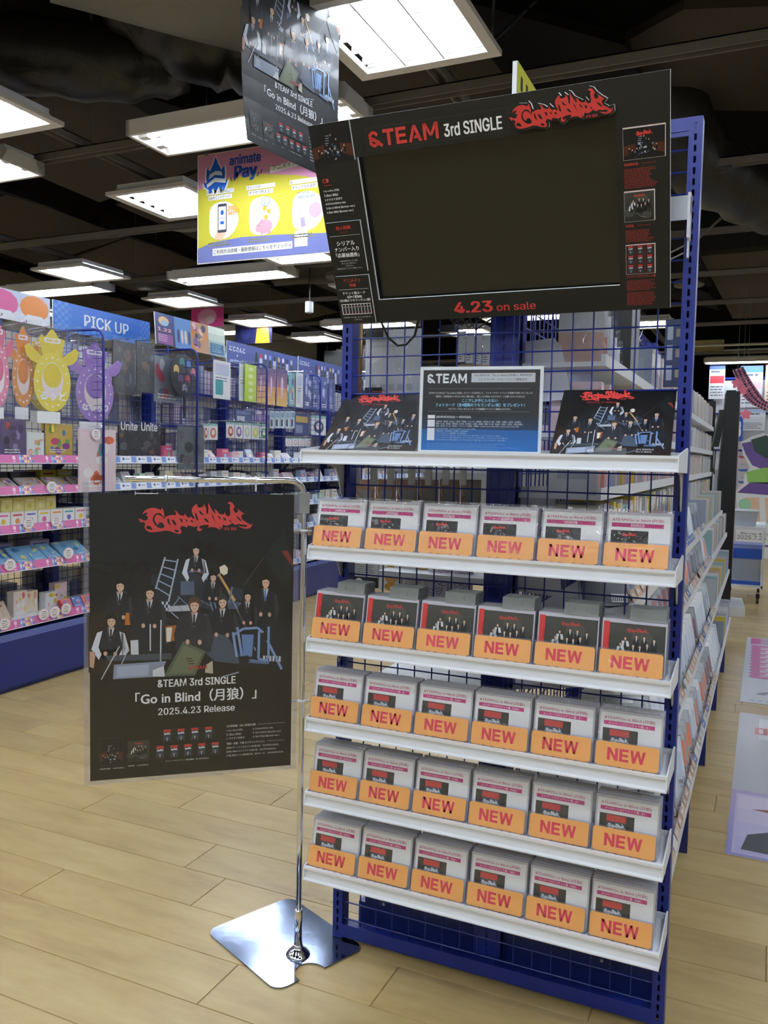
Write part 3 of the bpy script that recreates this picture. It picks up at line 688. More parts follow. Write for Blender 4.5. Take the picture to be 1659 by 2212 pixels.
SB = [(1.370, -.240), (1.121, -.195), (.877, -.195), (.664, -.195), (.463, -.195), (.258, -.195)]
for k, (b, yf) in enumerate(SB):
    sh = part('shelf', MB().box(.004, RW - .004, yf + .014, -.014, b + .026, b + .030).box(.004, RW - .004, -.018, -.014, b + .03, b + .044), M_WHITE, rack)
    rail = MB().profile([(yf, b), (yf, b + .003), (yf + .008, b + .006), (yf + .011, b + .024), (yf + .004, b + .029), (yf + .004, b + .035), (yf + .016, b + .035), (yf + .016, b)], .002, RW - .002)
    part('price_rail', rail, M_WHITE, sh)
    for x in (.0005, RW - .0035):
        part('end_cap', MB().profile([(yf + .001, b), (-.02, b - .004), (-.014, b + .05), (-.03, b + .055), (yf + .006, b + .036)], x, x + .003), M_WHITE, sh)
    big = .03 if k == 0 else 0
    for x in (.010, RW - .013):
        part('bracket', MB().profile([(-.012, b - .001), (-.012, b - .06 - big), (-.022, b - .064 - big), (-.03, b - .05 - big), (-.042, b - .026 - big * .5), (-.065, b - .01), (-.13 - big, b + .004), (-.13, b + .01), (-.016, b + .01)], x, x + .003), M_BRKT, sh)
# monitor arm
part('mount_bar', MB().box(.02, RW - .016, -.05, -.03, 1.956, 1.994).box(.02, RW - .016, -.05, -.047, 1.94, 1.956), M_STEEL, rack)
for x in (.008, RW - .022):
    part('mount_hook', MB().box(x, x + .006, -.052, -.012, 1.90, 2.0).box(x, x + .004, -.03, -.012, 1.86, 1.90), M_WHITE, rack)

# ================================================================== screen sign
SGT = math.atan2(.2, .4385)            # forward tilt of the board
SU = Vector((1, .011, -.0)).normalized(); SV = Vector((.004, -.415, .91)).normalized(); SV = (SV - SU * SV.dot(SU)).normalized(); SN = SU.cross(SV)   # SN points at the viewer
SW_, SH_ = .827, .483
_o = Vector((.041, -.290, 2.178)) - SV * SH_      # lower-left corner
SM = Matrix(((SU.x, -SN.x, SV.x, _o.x), (SU.y, -SN.y, SV.y, _o.y), (SU.z, -SN.z, SV.z, _o.z), (0, 0, 0, 1)))
BK = '#1c1a13'
sign = thing('screen_sign', 'large black cardboard frame around a screen with red and white single titles', 'sign', mw=SM)
b = MB(); th = .008; wx0, wx1, wz0, wz1 = .116, .718, .058, .400
def framebox(x0, x1, z0, z1):
    n = len(b.f); b.box(x0, x1, 0, th, z0, z1, '#eef2f4'); b.c[n + 2] = BK
framebox(0, wx0, 0, SH_); framebox(wx1, SW_, 0, SH_); framebox(wx0, wx1, 0, wz0); framebox(wx0, wx1, wz1, SH_)
part('board', b, M_MATTE, sign)
H = lambda v: SH_ + v
p = PR()
RED = '#c23a34'; WHT = '#f0f2f2'
mini_group(p, .002, H(-.090), .108, H(-.002), 1)
p.rect(.1085, H(-.088), .1112, H(-.001), '#aab3b8', 2)
p.text('CD', .014, H(-.132), RED, h=.010, bold=.01); p.dashes(.016, H(-.1375), .022, 1, .003, .002, '#8c2b27')
for i, s in enumerate(('1.Go in Blind (月狼)', '2.Run Wild', '3.オオカミ系男子', '4.Extraordinary day', '5.Go in Blind [Korean ver.]', '6.Run Wild [Korean ver.]')):
    p.text(s, .012, H(-.1535 - .0101 * i), WHT, h=.0058, bold=.012)
p.rect(.150 - .004, H(-.072), .49, H(-.0245), '#3a3932', 1); p.rect(.1468, H(-.0712), .489, H(-.0253), BK, 2)
amp_team(p, .150, H(-.067), .0355, RED, w=.176, L=3)
p.text('3rd SINGLE', .340, H(-.066), WHT, w=.134, h=.0265, bold=.02, L=3)
p.text('4.23', .317, .0135, RED, w=.096, h=.0265, bold=.025); p.text('on sale', .425, .0135, RED, w=.096, h=.0185, bold=.01)
# right column
def pic(x0, z0, x1, z1):
    p.rect(x0 - .0005, z0 - .0005, x1 + .002, z1 + .002, '#d8c9c9', 1)
pic(.732, H(-.161), .816, H(-.099)); mini_group(p, .732, H(-.161), .8165, H(-.1), 2, seed=8); logo(p, .757, H(-.1165), .035, .012, RED, '#14120f', 6, holes=False)
pic(.732, H(-.288), .794, H(-.226)); regular_jacket(p, .732, H(-.288), .062, .061, 2, small=True)
pic(.733, H(-.402), .794, H(-.339)); p.rect(.733, H(-.402), .794, H(-.339), '#5b1614', 2)
for i in range(3):
    for j in range(3): solo_jacket(p, .7345 + .0202 * i, H(-.401 + .0208 * j), .018, .0195, 3, seed=i * 3 + j)
p.text('初回限定盤', .733, H(-.173), RED, h=.0055, bold=.015); p.dashes(.770, H(-.170), .03, 1, .003, .0016, '#7b2420')
p.dashes(.733, H(-.180), .068, 12, .0034, .0019, '#7b2723', seed=4)
p.text('通常盤', .733, H(-.2995), RED, h=.0055, bold=.015); p.dashes(.757, H(-.297), .03, 1, .003, .0016, '#7b2420')
p.dashes(.733, H(-.307), .062, 8, .0034, .0019, '#7b2723', seed=6)
p.text('メンバーソロジャケット盤', .733, H(-.4105), RED, w=.063, h=.006, bold=.01)
p.dashes(.733, H(-.417), .066, 7, .0034, .0019, '#7b2723', seed=7); p.dashes(.733, H(-.444), .066, 9, .0034, .0019, '#7b2723', seed=9)
part('lettering', p, M_MATTE, sign)
# raised plates at the left
for z0, z1, rows in ((-.349, -.225, 0), (-.481, -.358, 1)):
    pb = MB(); n = len(pb.f); pb.box(.006, .100, -.006, -.0002, H(z0), H(z1), '#eef2f4'); pb.c[n + 2] = BK
    pl_ = part('raised_plate', pb, M_MATTE, sign)
    q = PR(); cx = .052
    if not rows:
        q.text('封入特典', cx, H(-.244), RED, h=.0095, al='C', bold=.02); q.text('初回仕様特典', cx, H(-.252), '#8c2b27', h=.0035, al='C')
        q.rect(.010, H(-.2585), .095, H(-.2578), '#d7dadb')
        for i, s in enumerate(('シリアル', 'ナンバー入り', '「応募抽選券」')): q.text(s, cx, H(-.282 - .0145 * i), WHT, h=.0105, al='C', bold=.02)
        for i, s in enumerate(('※初回仕様分がなくなり次第', '終了とさせて頂きます。', 'ご了承下さい。', '※詳細は公式サイトにてご確認ください。')): q.text(s, cx, H(-.322 - .0062 * i), '#c9cccd', h=.0037, al='C')
    else:
        q.text('アニメイト', cx, H(-.374), RED, h=.0085, al='C', bold=.02); q.text('特典', cx, H(-.386), RED, h=.0085, al='C', bold=.02)
        q.rect(.010, H(-.3925), .095, H(-.3918), '#d7dadb')
        for i, s in enumerate(('チケット風カード', '60×180㎜', '（全9種のうちランダム1種）')): q.text(s, cx, H(-.4055 - .0092 * i), WHT, h=.0072, al='C', bold=.015)
        q.rect(.011, H(-.457), .094, H(-.4295), '#eef0f1', 1)
        for i in range(9):
            xa = .0130 + .0090 * i; q.rect(xa, H(-.4555), xa + .0076, H(-.431), '#17181d', 2); q.rect(xa, H(-.4555), xa + .0076, H(-.449), '#4b1c1c', 3)
            q.ell(xa + .0038, H(-.4375), .0013, .0017, SK, 3, k=8); q.poly([(xa + .0016, H(-.449)), (xa + .006, H(-.449)), (xa + .005, H(-.441)), (xa + .0026, H(-.441))], '#2c3140', 3)
        q.text('※特典は無くなり次第、終了とさせて頂きます。', cx, H(-.4665), '#c9cccd', h=.0036, al='C'); q.text('ご了承下さい。', cx, H(-.473), '#c9cccd', h=.0036, al='C')
    part('print', q, M_MATTE, pl_, loc=(0, -.0063, 0))
# die-cut logo plate
lp = MB(); lx, lz, lw, lh = .492, H(-.074), .222, .062
def lmap(a, c_): return (lx + (a - 85) / 1445 * lw, lz + (483 - c_) / 398 * lh)
hull = [(60, 300), (95, 255), (150, 180), (250, 135), (370, 150), (385, 125), (420, 165), (440, 235), (520, 220), (515, 170), (600, 200), (650, 235), (675, 195), (735, 255), (740, 170), (810, 80), (845, 125), (890, 85), (945, 130), (950, 70), (985, 85), (1030, 150), (1100, 190), (1140, 215), (1175, 180), (1220, 235), (1205, 130), (1185, 95), (1225, 55), (1285, 75), (1330, 135), (1400, 195), (1465, 235), (1420, 290), (1480, 330), (1550, 320), (1555, 400), (1500, 445), (1400, 440), (1330, 450), (1150, 465), (1040, 430), (920, 440), (860, 480), (800, 465), (790, 425), (660, 425), (650, 490), (600, 512), (480, 478), (280, 490), (170, 465), (140, 380), (70, 335)]
n = len(lp.f); lp.prism([lmap(*q) for q in hull][::-1], -.009, -.0004, BK, '#eef2f4')
lo = part('logo_plate', lp, M_MATTE, sign)
q = PR(); logo(q, lx, lz, lw, lh, RED, '#15130d', 1); part('flame_lettering', q, M_MATTE, lo, loc=(0, -.0093, 0))
# screen behind the cut-out: things bolted together move together, so the monitor is part of the sign
part('screen', MB().box(wx0 - .03, wx1 + .03, th + .012, th + .05, wz0 - .03, wz1 + .03), M_SCREEN, sign)
part('screen_mount', MB().box(.3, .54, th + .05, th + .09, .15, .32), M_BLACK, sign)
# cables below the sign
cb = MB(); cb.tube([(.135, -.055, 1.80), (.137, -.05, 1.74), (.15, -.035, 1.705), (.175, -.03, 1.685), (.20, -.03, 1.688), (.225, -.035, 1.71), (.24, -.05, 1.745), (.25, -.06, 1.80)], .0035, 8)
tag(obj('power_cable', cb.mesh('power_cable', M_BLACK, True)), 'thick black cable looping below the screen sign', 'cable')
cb = MB()
for k in range(4):
    x = .31 + .02 * k
    cb.tube([(x, -.03, 1.80), (x + .005, -.028, 1.755 - .006 * k), (x + .02, -.028, 1.735 - .006 * k), (x + .04 + .01 * k, -.028, 1.75), (x + .05, -.03, 1.80)], .002, 6)
tag(obj('cable_bundle', cb.mesh('cable_bundle', M_BLACK, True)), 'bundle of thin black wires bunched beneath the screen sign', 'cable')
ad = MB().box(.275, .318, .012, .035, 1.722, 1.740)
tag(obj('power_adapter', ad.mesh('power_adapter', M_BLACK)), 'small black power adapter behind the wire mesh under the sign', 'adapter')
for x in (.662, .795):
    h = MB(); h.tube([(x, -.004, 1.706), (x + .003, -.009, 1.703), (x + .001, -.011, 1.692), (x - .003, -.012, 1.684), (x - .001, -.014, 1.676), (x + .003, -.012, 1.68)], .0011, 6)
    tag(obj('s_hook', h.mesh('s_hook', M_CHROME, True)), 'small steel S hook on the wire mesh, nearer the %s' % ('event notice' if x < .7 else 'right upright'), 'hook', 'S hooks on the wire mesh')

# ================================================================== cards on the top shelf
def easel_card(x, y, label):
    t = thing('display_card', label, 'sign', (x, y, 1.4012), (-math.radians(48), 0, .055))
    w, h = .263, .243
    part('board', MB().prism([(0, 0), (w, 0), (w, h - .006), (w - .006, h), (.006, h), (0, h - .006)], 0, .002, '#0e0f11'), M_PRINT, t)
    q = PR(); q.grad(.001, .001, w - .001, h - .001, '#241a12', '#0c0e10', 8, 1)
    group_art(q, box_map(.002, .004, w - .002, h * .80, zy0=480, zy1=1375), L=3)
    logo(q, .04, h * .815, .13, .045, '#d2413a', '#0c0e10', 6); q.text('3RD SINGLE', .075, h * .80 + .052, '#b5352f', w=.05, h=.004, L=6)
    q.text('2025.04.23 Release', .062, h * .815 - .010, '#c23a34', w=.07, h=.006, L=18)
    q.text('3rd SINGLE', .19, .020, '#e6e8ea', h=.005, L=20); q.text('Go in Blind', .19, .012, '#e6e8ea', h=.005, L=20)
    part('print', q, M_GLOSS, t, loc=(0, -.0003, 0))
    pm = MB(); pm.hexa([(.08, .080, .088), (.18, .080, .088), (.18, .083, .088), (.08, .083, .088), (.08, .0025, .158), (.18, .0025, .158), (.18, .0055, .16), (.08, .0055, .16)]); part('prop', pm, M_PAPER, t)
    part('ledge_clip', MB().box(.09, .17, -.012, -.002, .0, .016), M_ACRYL, t)
    return t
easel_card(.016, -.172, 'leaning group photo card standing beside the poster stand pole')
easel_card(.626, -.186, 'leaning group photo card standing against the right-hand upright')
ic = thing('event_notice', 'black and blue lucky draw notice sheet in a clear upright sleeve', 'notice', (.302, -.186, 1.4012), (-math.radians(3), 0, math.radians(9)))
w, h = .297, .210
part('paper', MB().box(0, w, 0, .0008, 0, h, '#e8eef0'), M_PRINT, ic)
q = PR(); m = .008
q.grad(m, m, w - m, h - m, '#1668ae', '#161718', 14, 1); q.rect(m, h * .45, w - m, h - m, '#17181a', 2)
q.grad(m, h * .28, w - m, h * .45, '#123252', '#17181a', 8, 2)
amp_team(q, .017, h - .040, .023, '#eef2f3', w=.098, L=4)
q.rect(.126, h - .038, .278, h - .016, '#c4c9cc', 3); q.text('3rd SINGLE「Go in Blind (月狼)」発売記念', .202, h - .0245, '#16181a', w=.138, h=.0062, al='C', bold=.01, L=4); q.text('ストアラッキードローイベント開催決定！', .202, h - .0345, '#16181a', w=.118, h=.0062, al='C', bold=.01, L=4)
q.rect(.022, h - .0535, .268, h - .0530, '#7f8b90', 4); q.rect(.022, h - .1085, .268, h - .1080, '#7f8b90', 4)
q.text('&TEAM 3rd SINGLE「Go in Blind (月狼)」のリリースを記念して、ラッキードローイベントの開催が決定いたしました！', .148, h - .0665, '#e6e4da', w=.25, h=.0055, al='C', L=4)
q.text('期間中、対象商品のいずれか1点をご購入毎に、1回くじに参加いただけます。ご当選いただいた方には、', .148, h - .0745, '#e6e4da', w=.215, h=.005, al='C', L=4)
q.text('ここでしか手に入らない', .148, h - .0855, '#8fd0f0', w=.085, h=.008, al='C', bold=.02, L=4)
q.text('フォトカード（全9種類のうちランダム1枚）をプレゼント！', .148, h - .0965, '#8fd0f0', w=.215, h=.0085, al='C', bold=.02, L=4)
q.text('※ラッキードローのフォトカードの絵柄はアニメイト絵柄となります。', .02 + .128, h - .1045, '#e9e7de', w=.15, h=.005, al='C', bold=.01, L=4)
q.rect(.022, h - .1255, .040, h - .117, '#e8ecee', 4); q.text('2025年4月22日(火) ～ 4月27日(日)', .043, h - .125, '#f2f4f4', w=.085, h=.0068, bold=.015, L=4)
q.rect(.022, h - .1455, .040, h - .1285, '#e8ecee', 4); q.rect(.022, h - .178, .040, h - .1485, '#e8ecee', 4)
for i, s in enumerate(('池袋本店、高崎店、仙台店、大宮店、町田店、イオンモール幕張店、吉祥寺パルコ店、千葉店、札幌店、渋谷店、名古屋店、', '静岡パルコ店、新潟店、秋葉原店、立川店、天王寺店、三宮店、京都店、福岡パルコ店、岡山店、小倉店、広島店、大阪日本橋店、', '柏店、横浜ビブレ店、梅田店、アバンティ京都店、新宿店、animate Import Shop 渋谷、animate Import Shop 大阪')):
    q.text(s, .043, h - .1345 - .0056 * i, '#e2e6e8', w=(.206, .21, .2)[i], h=.0043, L=4)
for i, s in enumerate(('2025年4月23日発売　&TEAM 3rd SINGLE「Go in Blind (月狼)」', '初回限定盤：1,980円(税込)／通常盤：1,540円(税込)', 'メンバーソロジャケット盤(9種類)：各1,595円(税込)', 'メンバーソロジャケット盤 - EJ -／メンバーソロジャケット盤 - FUMA -／メンバーソロジャケット盤 - K -', 'メンバーソロジャケット盤 - NICHOLAS -／メンバーソロジャケット盤 - YUMA -／メンバーソロジャケット盤 - JO -', 'メンバーソロジャケット盤 - HARUA -／メンバーソロジャケット盤 - TAKI -／メンバーソロジャケット盤 - MAKI -')):
    q.text(s, .043, h - .1525 - .0052 * i, '#c6d4e0', w=(.098, .08, .075, .16, .175, .17)[i], h=.004, L=4)
q.dashes(.022, h - .186, .225, 4, .0042, .0014, '#5f93c8', L=4, seed=5)
part('print', q, M_PRINT, ic, loc=(0, -.0002, 0))
part('clear_sleeve', MB().sheet(-.006, w + .006, -.0035, -.001, h + .012), M_SLEEVE, ic)

# ================================================================== CD rows
TH = math.radians(10)
MG = '#c22a7c'
_cards = {}
def card_print(kind, name=''):
    k = (kind, name)
    if k in _cards: return _cards[k]
    q = PR(); W_, H_ = .142, .125
    q.rect(.004, .003, W_ - .004, H_ - .006, '#f3f6fa', 1)
    q.text('&TEAM/Go in Blind (月狼)', .012, H_ - .0215, MG, w=.112, h=.0085, bold=.012, L=2)
    q.rect(.011, H_ - .0335, .124, H_ - .0245, MG, 2)
    if kind == 'lim':
        q.text('初回限定盤', .0675, H_ - .0322, '#f2f4f6', w=.03, h=.0062, al='C', bold=.015, L=3)
        x0, x1, z1 = .010, .092, H_ - .041; z0 = z1 - .058
        mini_group(q, x0, z0, x1, z1, 2, seed=12); logo(q, x0 + .024, z1 - .014, .034, .010, '#c23a34', '#14120f', 8, holes=False)
    else:
        q.text('メンバーソロジャケット盤 - %s -' % name, .0675, H_ - .0322, '#f2f4f6', w=.092, h=.0062, al='C', bold=.01, L=3)
        solo_jacket(q, .010, H_ - .041 - .075, .078, .075, 2, seed=len(name) * 7 + ord(name[0]))
    q.ell(.115, .030, .0155, .0155, MG, 2, k=20); q.text('2025年', .115, .036, '#f4d6e6', w=.013, h=.0035, al='C', L=3); q.text('4.23', .115, .0265, '#ffffff', w=.017, h=.0065, al='C', bold=.02, L=3); q.text('発売', .115, .021, '#f4d6e6', w=.009, h=.0035, al='C', L=3)
    _cards[k] = q.mesh('card_print', M_GLOSS); return _cards[k]
q = PR(); q.rect(.0145, .003, .139, .116, '#2a2a25', 1); regular_jacket(q, .016, .004, .121, .111, 2)
q.rect(.003, .003, .0165, .118, '#c5302c', 3); q.text('&TEAM', .0125, .085, '#3a1412', h=.0055, w=.022, L=4, rot=PI / 2 + PI, al='L'); q.text('Go in Blind', .0125, .055, '#3a1412', w=.034, h=.0055, L=4, rot=-PI / 2)
REG_PRINT = q.mesh('jacket_print', M_GLOSS)
CASE_MESH = MB().box(0, .142, 0, .0098, 0, .125).mesh('case_body', M_CASE)
_cl = MB(); _cl.sheet(-.0015, .1435, -.0024, 0, .131); CLEAR_FRONT = _cl.mesh('clear_wrap', M_WRAP)
kp = MB(); kp.box(.060, .139, -.0008, .0098, .124, .152).box(.060, .139, -.0022, -.0008, .124, .128).box(.064, .085, -.0022, -.0008, .134, .142).box(.092, .110, -.0022, -.0008, .134, .142).box(.124, .134, -.002, -.0008, .13, .135)
KEEPER = kp.mesh('security_keeper', M_KEEPER)
kf = MB(); kf.box(-.002, .0, -.001, .0098, 0, .127).box(.142, .144, -.001, .0098, 0, .127).box(-.002, .144, -.001, .0098, .1252, .128); KEEPF = kf.mesh('keeper_frame', M_CLEAR)
def tag_mesh():
    q = PR(); w, h, c = .139, .054, .004
    q.poly([(c, 0), (w - c, 0), (w, c), (w, h - c), (w - c, h), (c, h), (0, h - c), (0, c)], '#eaa65c', 1)
    q.block('NEW', w * .49 - .042, .0135, .084, .028, '#c93a4c', 2, th=.27)
    return q.mesh('tag_print', M_TAGP)
TAGP = tag_mesh()
hm = MB(); hm.box(-.003, .142, .0006, .002, -.002, .057); hm.box(-.003, .142, -.006, .010, -.003, -.0015)
for x in (0, .032, .052, .084, .104, .134): hm.box(x, x + .006, -.009, -.004, -.003, .002)
HOLDER = hm.mesh('tag_holder', M_ACRYL)
XS = [.006 + .1495 * k for k in range(6)]
ORD = ('first', 'second', 'third', 'fourth', 'fifth', 'sixth')
SHELFN = ('', 'upper CD shelf', 'second CD shelf', 'third CD shelf', 'fourth CD shelf', 'lowest CD shelf')
NAMES = {3: ('EJ', 'EJ', 'FUMA', 'FUMA', 'K', 'K'), 4: ('NICHOLAS', 'NICHOLAS', 'YUMA', 'YUMA', 'JO', 'JO'), 5: ('HARUA', 'HARUA', 'TAKI', 'TAKI', 'MAKI', 'MAKI')}
rj = random.Random(21)
for r in range(1, 6):
    b, yf = SB[r]; zb = b + .0302
    for k, x in enumerate(XS):
        jx = rj.uniform(-.0015, .0015); jr = rj.uniform(-.012, .012)
        nst = 6 if r == 2 else (3 if r == 1 else 5)
        for n in range(nst):
            what = 'limited edition' if r == 1 else ('regular edition' if r == 2 else 'solo jacket')
            lab = ('%s CD case, %s from the poster stand on the %s' % (what, ORD[k], SHELFN[r])) if n == 0 else '%s %s copy behind the %s case from the poster stand, %s' % (ORD[n - 1], what, ORD[k], SHELFN[r])
            t = thing('cd_case', lab, 'CD case', (x + jx + rj.uniform(-.0006, .0006), yf + .031 + n * .0113 + rj.uniform(0, .0004), zb + .0019), (-TH, 0, jr), group='CD cases on the %s' % SHELFN[r])
            obj('case_body', CASE_MESH, t)
            if r == 2:
                if n < 1: obj('jacket_print', REG_PRINT, t, (0, -.0003, 0))
                obj('security_keeper', KEEPER, t); obj('keeper_frame', KEEPF, t)
            else:
                if n < 1: obj('card_print', card_print('lim' if r == 1 else 'solo', '' if r == 1 else NAMES[r][k]), t, (0, -.0003, 0))
                obj('clear_wrap', CLEAR_FRONT, t)
        t = thing('new_tag', 'orange tag reading NEW, %s from the poster stand on the %s' % (ORD[k], SHELFN[r]), 'tag', (x - .001 + rj.uniform(-.001, .001), yf + .021, zb + .0042), (-TH - .03, 0, rj.uniform(-.015, .015)), group='NEW tags on the CD shelves')
        obj('tag_print', TAGP, t); obj('tag_holder', HOLDER, t)

# ================================================================== poster stand
PU = Vector((.765, .644, 0)).normalized(); PN = Vector((PU.y, -PU.x, 0))
PB = Vector((-.045, -.131, 0))
pang = math.atan2(PU.y, PU.x)
st = thing('poster_stand', 'chrome pole stand with a flat steel base carrying a hanging poster', 'stand', tuple(PB))
def plate_outline():
    e1, e2 = Vector((.914, -.407)), Vector((.407, .914)); c = Vector((-.117, -.086)) - Vector((PB.x, PB.y)); a, b_, r = .18, .15, .035; out = []
    for cx, cy, a0 in ((a - r, b_ - r, 0), (-a + r, b_ - r, 90), (-a + r, -b_ + r, 180), (a - r, -b_ + r, 270)):
        for i in range(7):
            an = math.radians(a0 + 15 * i); out.append((cx + r * math.cos(an), cy + r * math.sin(an)))
    # notch in the +e1 edge
    i0 = len(out); nn = []
    for i in range(13):
        an = math.radians(-90 - 15 * i); nn.append((a - .004 + .048 * math.cos(an), -.035 + .042 * math.sin(an)))
    nn = [(a, -.077)] + nn + [(a, .007)]
    out = out + nn
    return [tuple(c + e1 * p[0] + e2 * p[1]) for p in out]
part('base_plate', MB().flat(plate_outline(), .0005, .005), M_PLATE, st)
part('base_collar', MB().lathe([(.034, .005), (.033, .008), (.025, .017), (.016, .024), (.0125, .03), (.0125, .034)], 0, 0, 24), M_CHROME, st, smooth=True)
part('lower_sleeve', MB().lathe([(.0112, .02), (.0112, .13), (.0108, .134), (.0085, .135)], 0, 0, 16), M_CHROME, st, smooth=True)
ZT = 1.322
path = [(0, 0, .13), (0, 0, .5), (0, 0, .9), (0, 0, ZT - .04)] + [tuple(-PU * (.04 * (1 - math.cos(a))) + Vector((0, 0, ZT - .04 + .04 * math.sin(a)))) for a in [PI / 2 * i / 6 for i in range(1, 7)]] + [tuple(-PU * .46 + Vector((0, 0, ZT)))]
part('pole', MB().tube(path, .0078, 12), M_CHROME, st, smooth=True)
cl = MB().box(-.018, .012, -.013, .013, 1.235, 1.29).box(-.034, -.018, -.006, .006, 1.238, 1.285)
part('clamp', cl, M_GREYP, st, rot=(0, 0, pang))
for z in (1.185, .72):
    zt = MB(); zt.lathe([(.0085, z), (.0105, z + .001), (.0105, z + .005), (.0085, z + .006)], 0, 0, 12).box(-.03, -.009, -.0015, .0015, z + .001, z + .005).box(.009, .022, -.001, .001, z + .001, z + .004)
    part('cable_tie', zt, M_WHITE, st, rot=(0, 0, pang))
for d in (.13, .36):
    part('hanging_tie', MB().lathe([(.0085, -.003), (.0102, -.002), (.0102, .002), (.0085, .003)], 0, 0, 12).box(-.03, .0, -.002, .002, -.002, .002), M_WHITE, st, loc=tuple(-PU * d + Vector((0, 0, ZT))), rot=(PI / 2, -PI / 2, pang + PI / 2))
# poster hanging on it
PWD, PHT = .515, .735
po = thing('release_poster', 'black group poster with red flame title in a clear sleeve on the chrome stand', 'poster', tuple(PB - PU * (.030 + PWD) + PN * .012 + Vector((0, 0, .550))), (0, 0, pang))
part('paper', MB().box(0, PWD, 0, .0006, 0, PHT, '#0e0f10'), M_PRINT, po)
def pz(zx, zy):
    t = (zx - 80) / 1385; top = 165 - 30 * t; bot = 2055 - 160 * t; v = (zy - top) / (bot - top); xl = 80 + 60 * v
    return ((zx - xl) / (1467 - xl) * PWD, (1 - v) * PHT)
def poster_print(P, M, full=True):
    z = lambda v: M(0, v)
    group_art(P, M, L=3)
q = PR(); q.grad(0, 0, PWD, PHT, '#1d1912', '#0b0d0e', 16, 1)
poster_print(q, pz)
x0, z0 = .115, PHT - .103
logo(q, x0, z0, .290, .083, '#c9403c', '#0c0e0f', 3)
def two_lines(P, W_, H_, L=3):
    P.text('&TEAM 3rd SINGLE', W_ * .515, H_ * .318, '#eceeee', w=W_ * .385, h=H_ * .0265, al='C', bold=.02, L=L)
    P.text('「Go in Blind（月狼）」', W_ * .515, H_ * .258, '#eceeee', w=W_ * .60, h=H_ * .045, al='C', bold=.02, L=L)
    P.text('2025.4.23 Release', W_ * .515, H_ * .218, '#eceeee', w=W_ * .38, h=H_ * .0245, al='C', bold=.015, L=L)
    # thumbnails
    P.rect(W_ * .046, H_ * .052, W_ * .152, H_ * .148, '#413c33', L); mini_group(P, W_ * .047, H_ * .053, W_ * .151, H_ * .147, L + 1, seed=31)
    P.rect(W_ * .178, H_ * .058, W_ * .283, H_ * .132, '#413c33', L); regular_jacket(P, W_ * .179, H_ * .059, W_ * .103, H_ * .072, L + 1, small=True)
    for i in range(4): solo_jacket(P, W_ * (.338 + .0685 * i), H_ * .118, W_ * .063, H_ * .048, L + 1, seed=i, frame='#25221b')
    for i in range(5): solo_jacket(P, W_ * (.304 + .0685 * i), H_ * .060, W_ * .063, H_ * .048, L + 1, seed=i + 5, frame='#25221b')
    P.text('初回限定盤：1,980円(税込)', W_ * .046, H_ * .036, '#cfd2d0', w=W_ * .115, h=H_ * .006, L=L); P.text('通常盤：1,540円(税込)', W_ * .180, H_ * .040, '#cfd2d0', w=W_ * .098, h=H_ * .006, L=L)
    P.text('メンバーソロジャケット盤(9種類)：各1,595円(税込)', W_ * .36, H_ * .047, '#cfd2d0', w=W_ * .215, h=H_ * .0065, L=L)
    P.text('CD収録曲（全11形態共通）', W_ * .665, H_ * .158, '#e2e4e2', w=W_ * .15, h=H_ * .0085, L=L); P.rect(W_ * .825, H_ * .1615, W_ * .965, H_ * .1625, '#b9bbb8', L)
    for i, s in enumerate(('1. Go in Blind (月狼)', '2. Run Wild', '3. オオカミ系男子')): P.text(s, W_ * .665, H_ * (.142 - .0145 * i), '#d6d8d6', h=H_ * .0075, L=L)
    for i, s in enumerate(('4. Extraordinary day', '5. Go in Blind (Korean ver.)', '6. Run Wild (Korean ver.)')): P.text(s, W_ * .80, H_ * (.142 - .0145 * i), '#d6d8d6', h=H_ * .0075, L=L)
    P.text('「愛知・京都・千葉 オフラインイベント」', W_ * .665, H_ * .093, '#e2e4e2', w=W_ * .195, h=H_ * .0085, L=L); P.rect(W_ * .875, H_ * .097, W_ * .965, H_ * .098, '#b9bbb8', L)
    for i, s in enumerate(('[愛知] ポートメッセなごや 第2展示館　2025年5月12日(月)', '[京都] 京都パルスプラザ 大展示場　2025年5月20日(火)', '[千葉] 幕張メッセ 国際展示場　展示ホール1　2025年6月23日(月)')): P.text(s, W_ * .665, H_ * (.078 - .0145 * i), '#d6d8d6', w=W_ * (.27, .255, .295)[i], h=H_ * .0075, L=L)
two_lines(q, PWD, PHT)
part('print', q, M_PRINT, po, loc=(0, -.0003, 0))
# sleeve: slightly wavy clear pouch
def sleeve(x0, x1, z0, z1, y, amp, nx=14, nz=18):
    m = MB()
    for i in range(nx + 1):
        for j in range(nz + 1):
            u, v = i / nx, j / nz
            m.v.append((x0 + (x1 - x0) * u, y - amp * math.sin(PI * u) * math.sin(PI * v) * (1 + .6 * math.sin(7 * u + 3 * v) + .4 * math.sin(11 * v - 4 * u)), z0 + (z1 - z0) * v))
    for i in range(nx):
        for j in range(nz):
            a = i * (nz + 1) + j; m.f.append((a, a + nz + 1, a + nz + 2, a + 1)); m.c.append(None)
    return m
part('clear_sleeve', sleeve(-.014, PWD + .014, -.010, PHT + .030, -.003, .0022), M_SLEEVE, po, smooth=True)
part('sleeve_edge', MB().box(-.014, -.002, -.0028, .002, -.010, PHT + .03).box(PWD + .002, PWD + .014, -.0028, .002, -.01, PHT + .03).box(-.002, PWD + .002, -.0028, .002, -.01, -.0005), M_ACRYL, po)
hb = MB(); hb.tube([(.11, -.004, PHT + .006), (.11, -.004, PHT - .004 + .001), (.112, -.004, PHT + .0005), (.165, -.004, PHT + .0005), (.165, -.004, PHT + .004)], .0012, 6)
part('sleeve_hook', hb, M_WHITE, po)

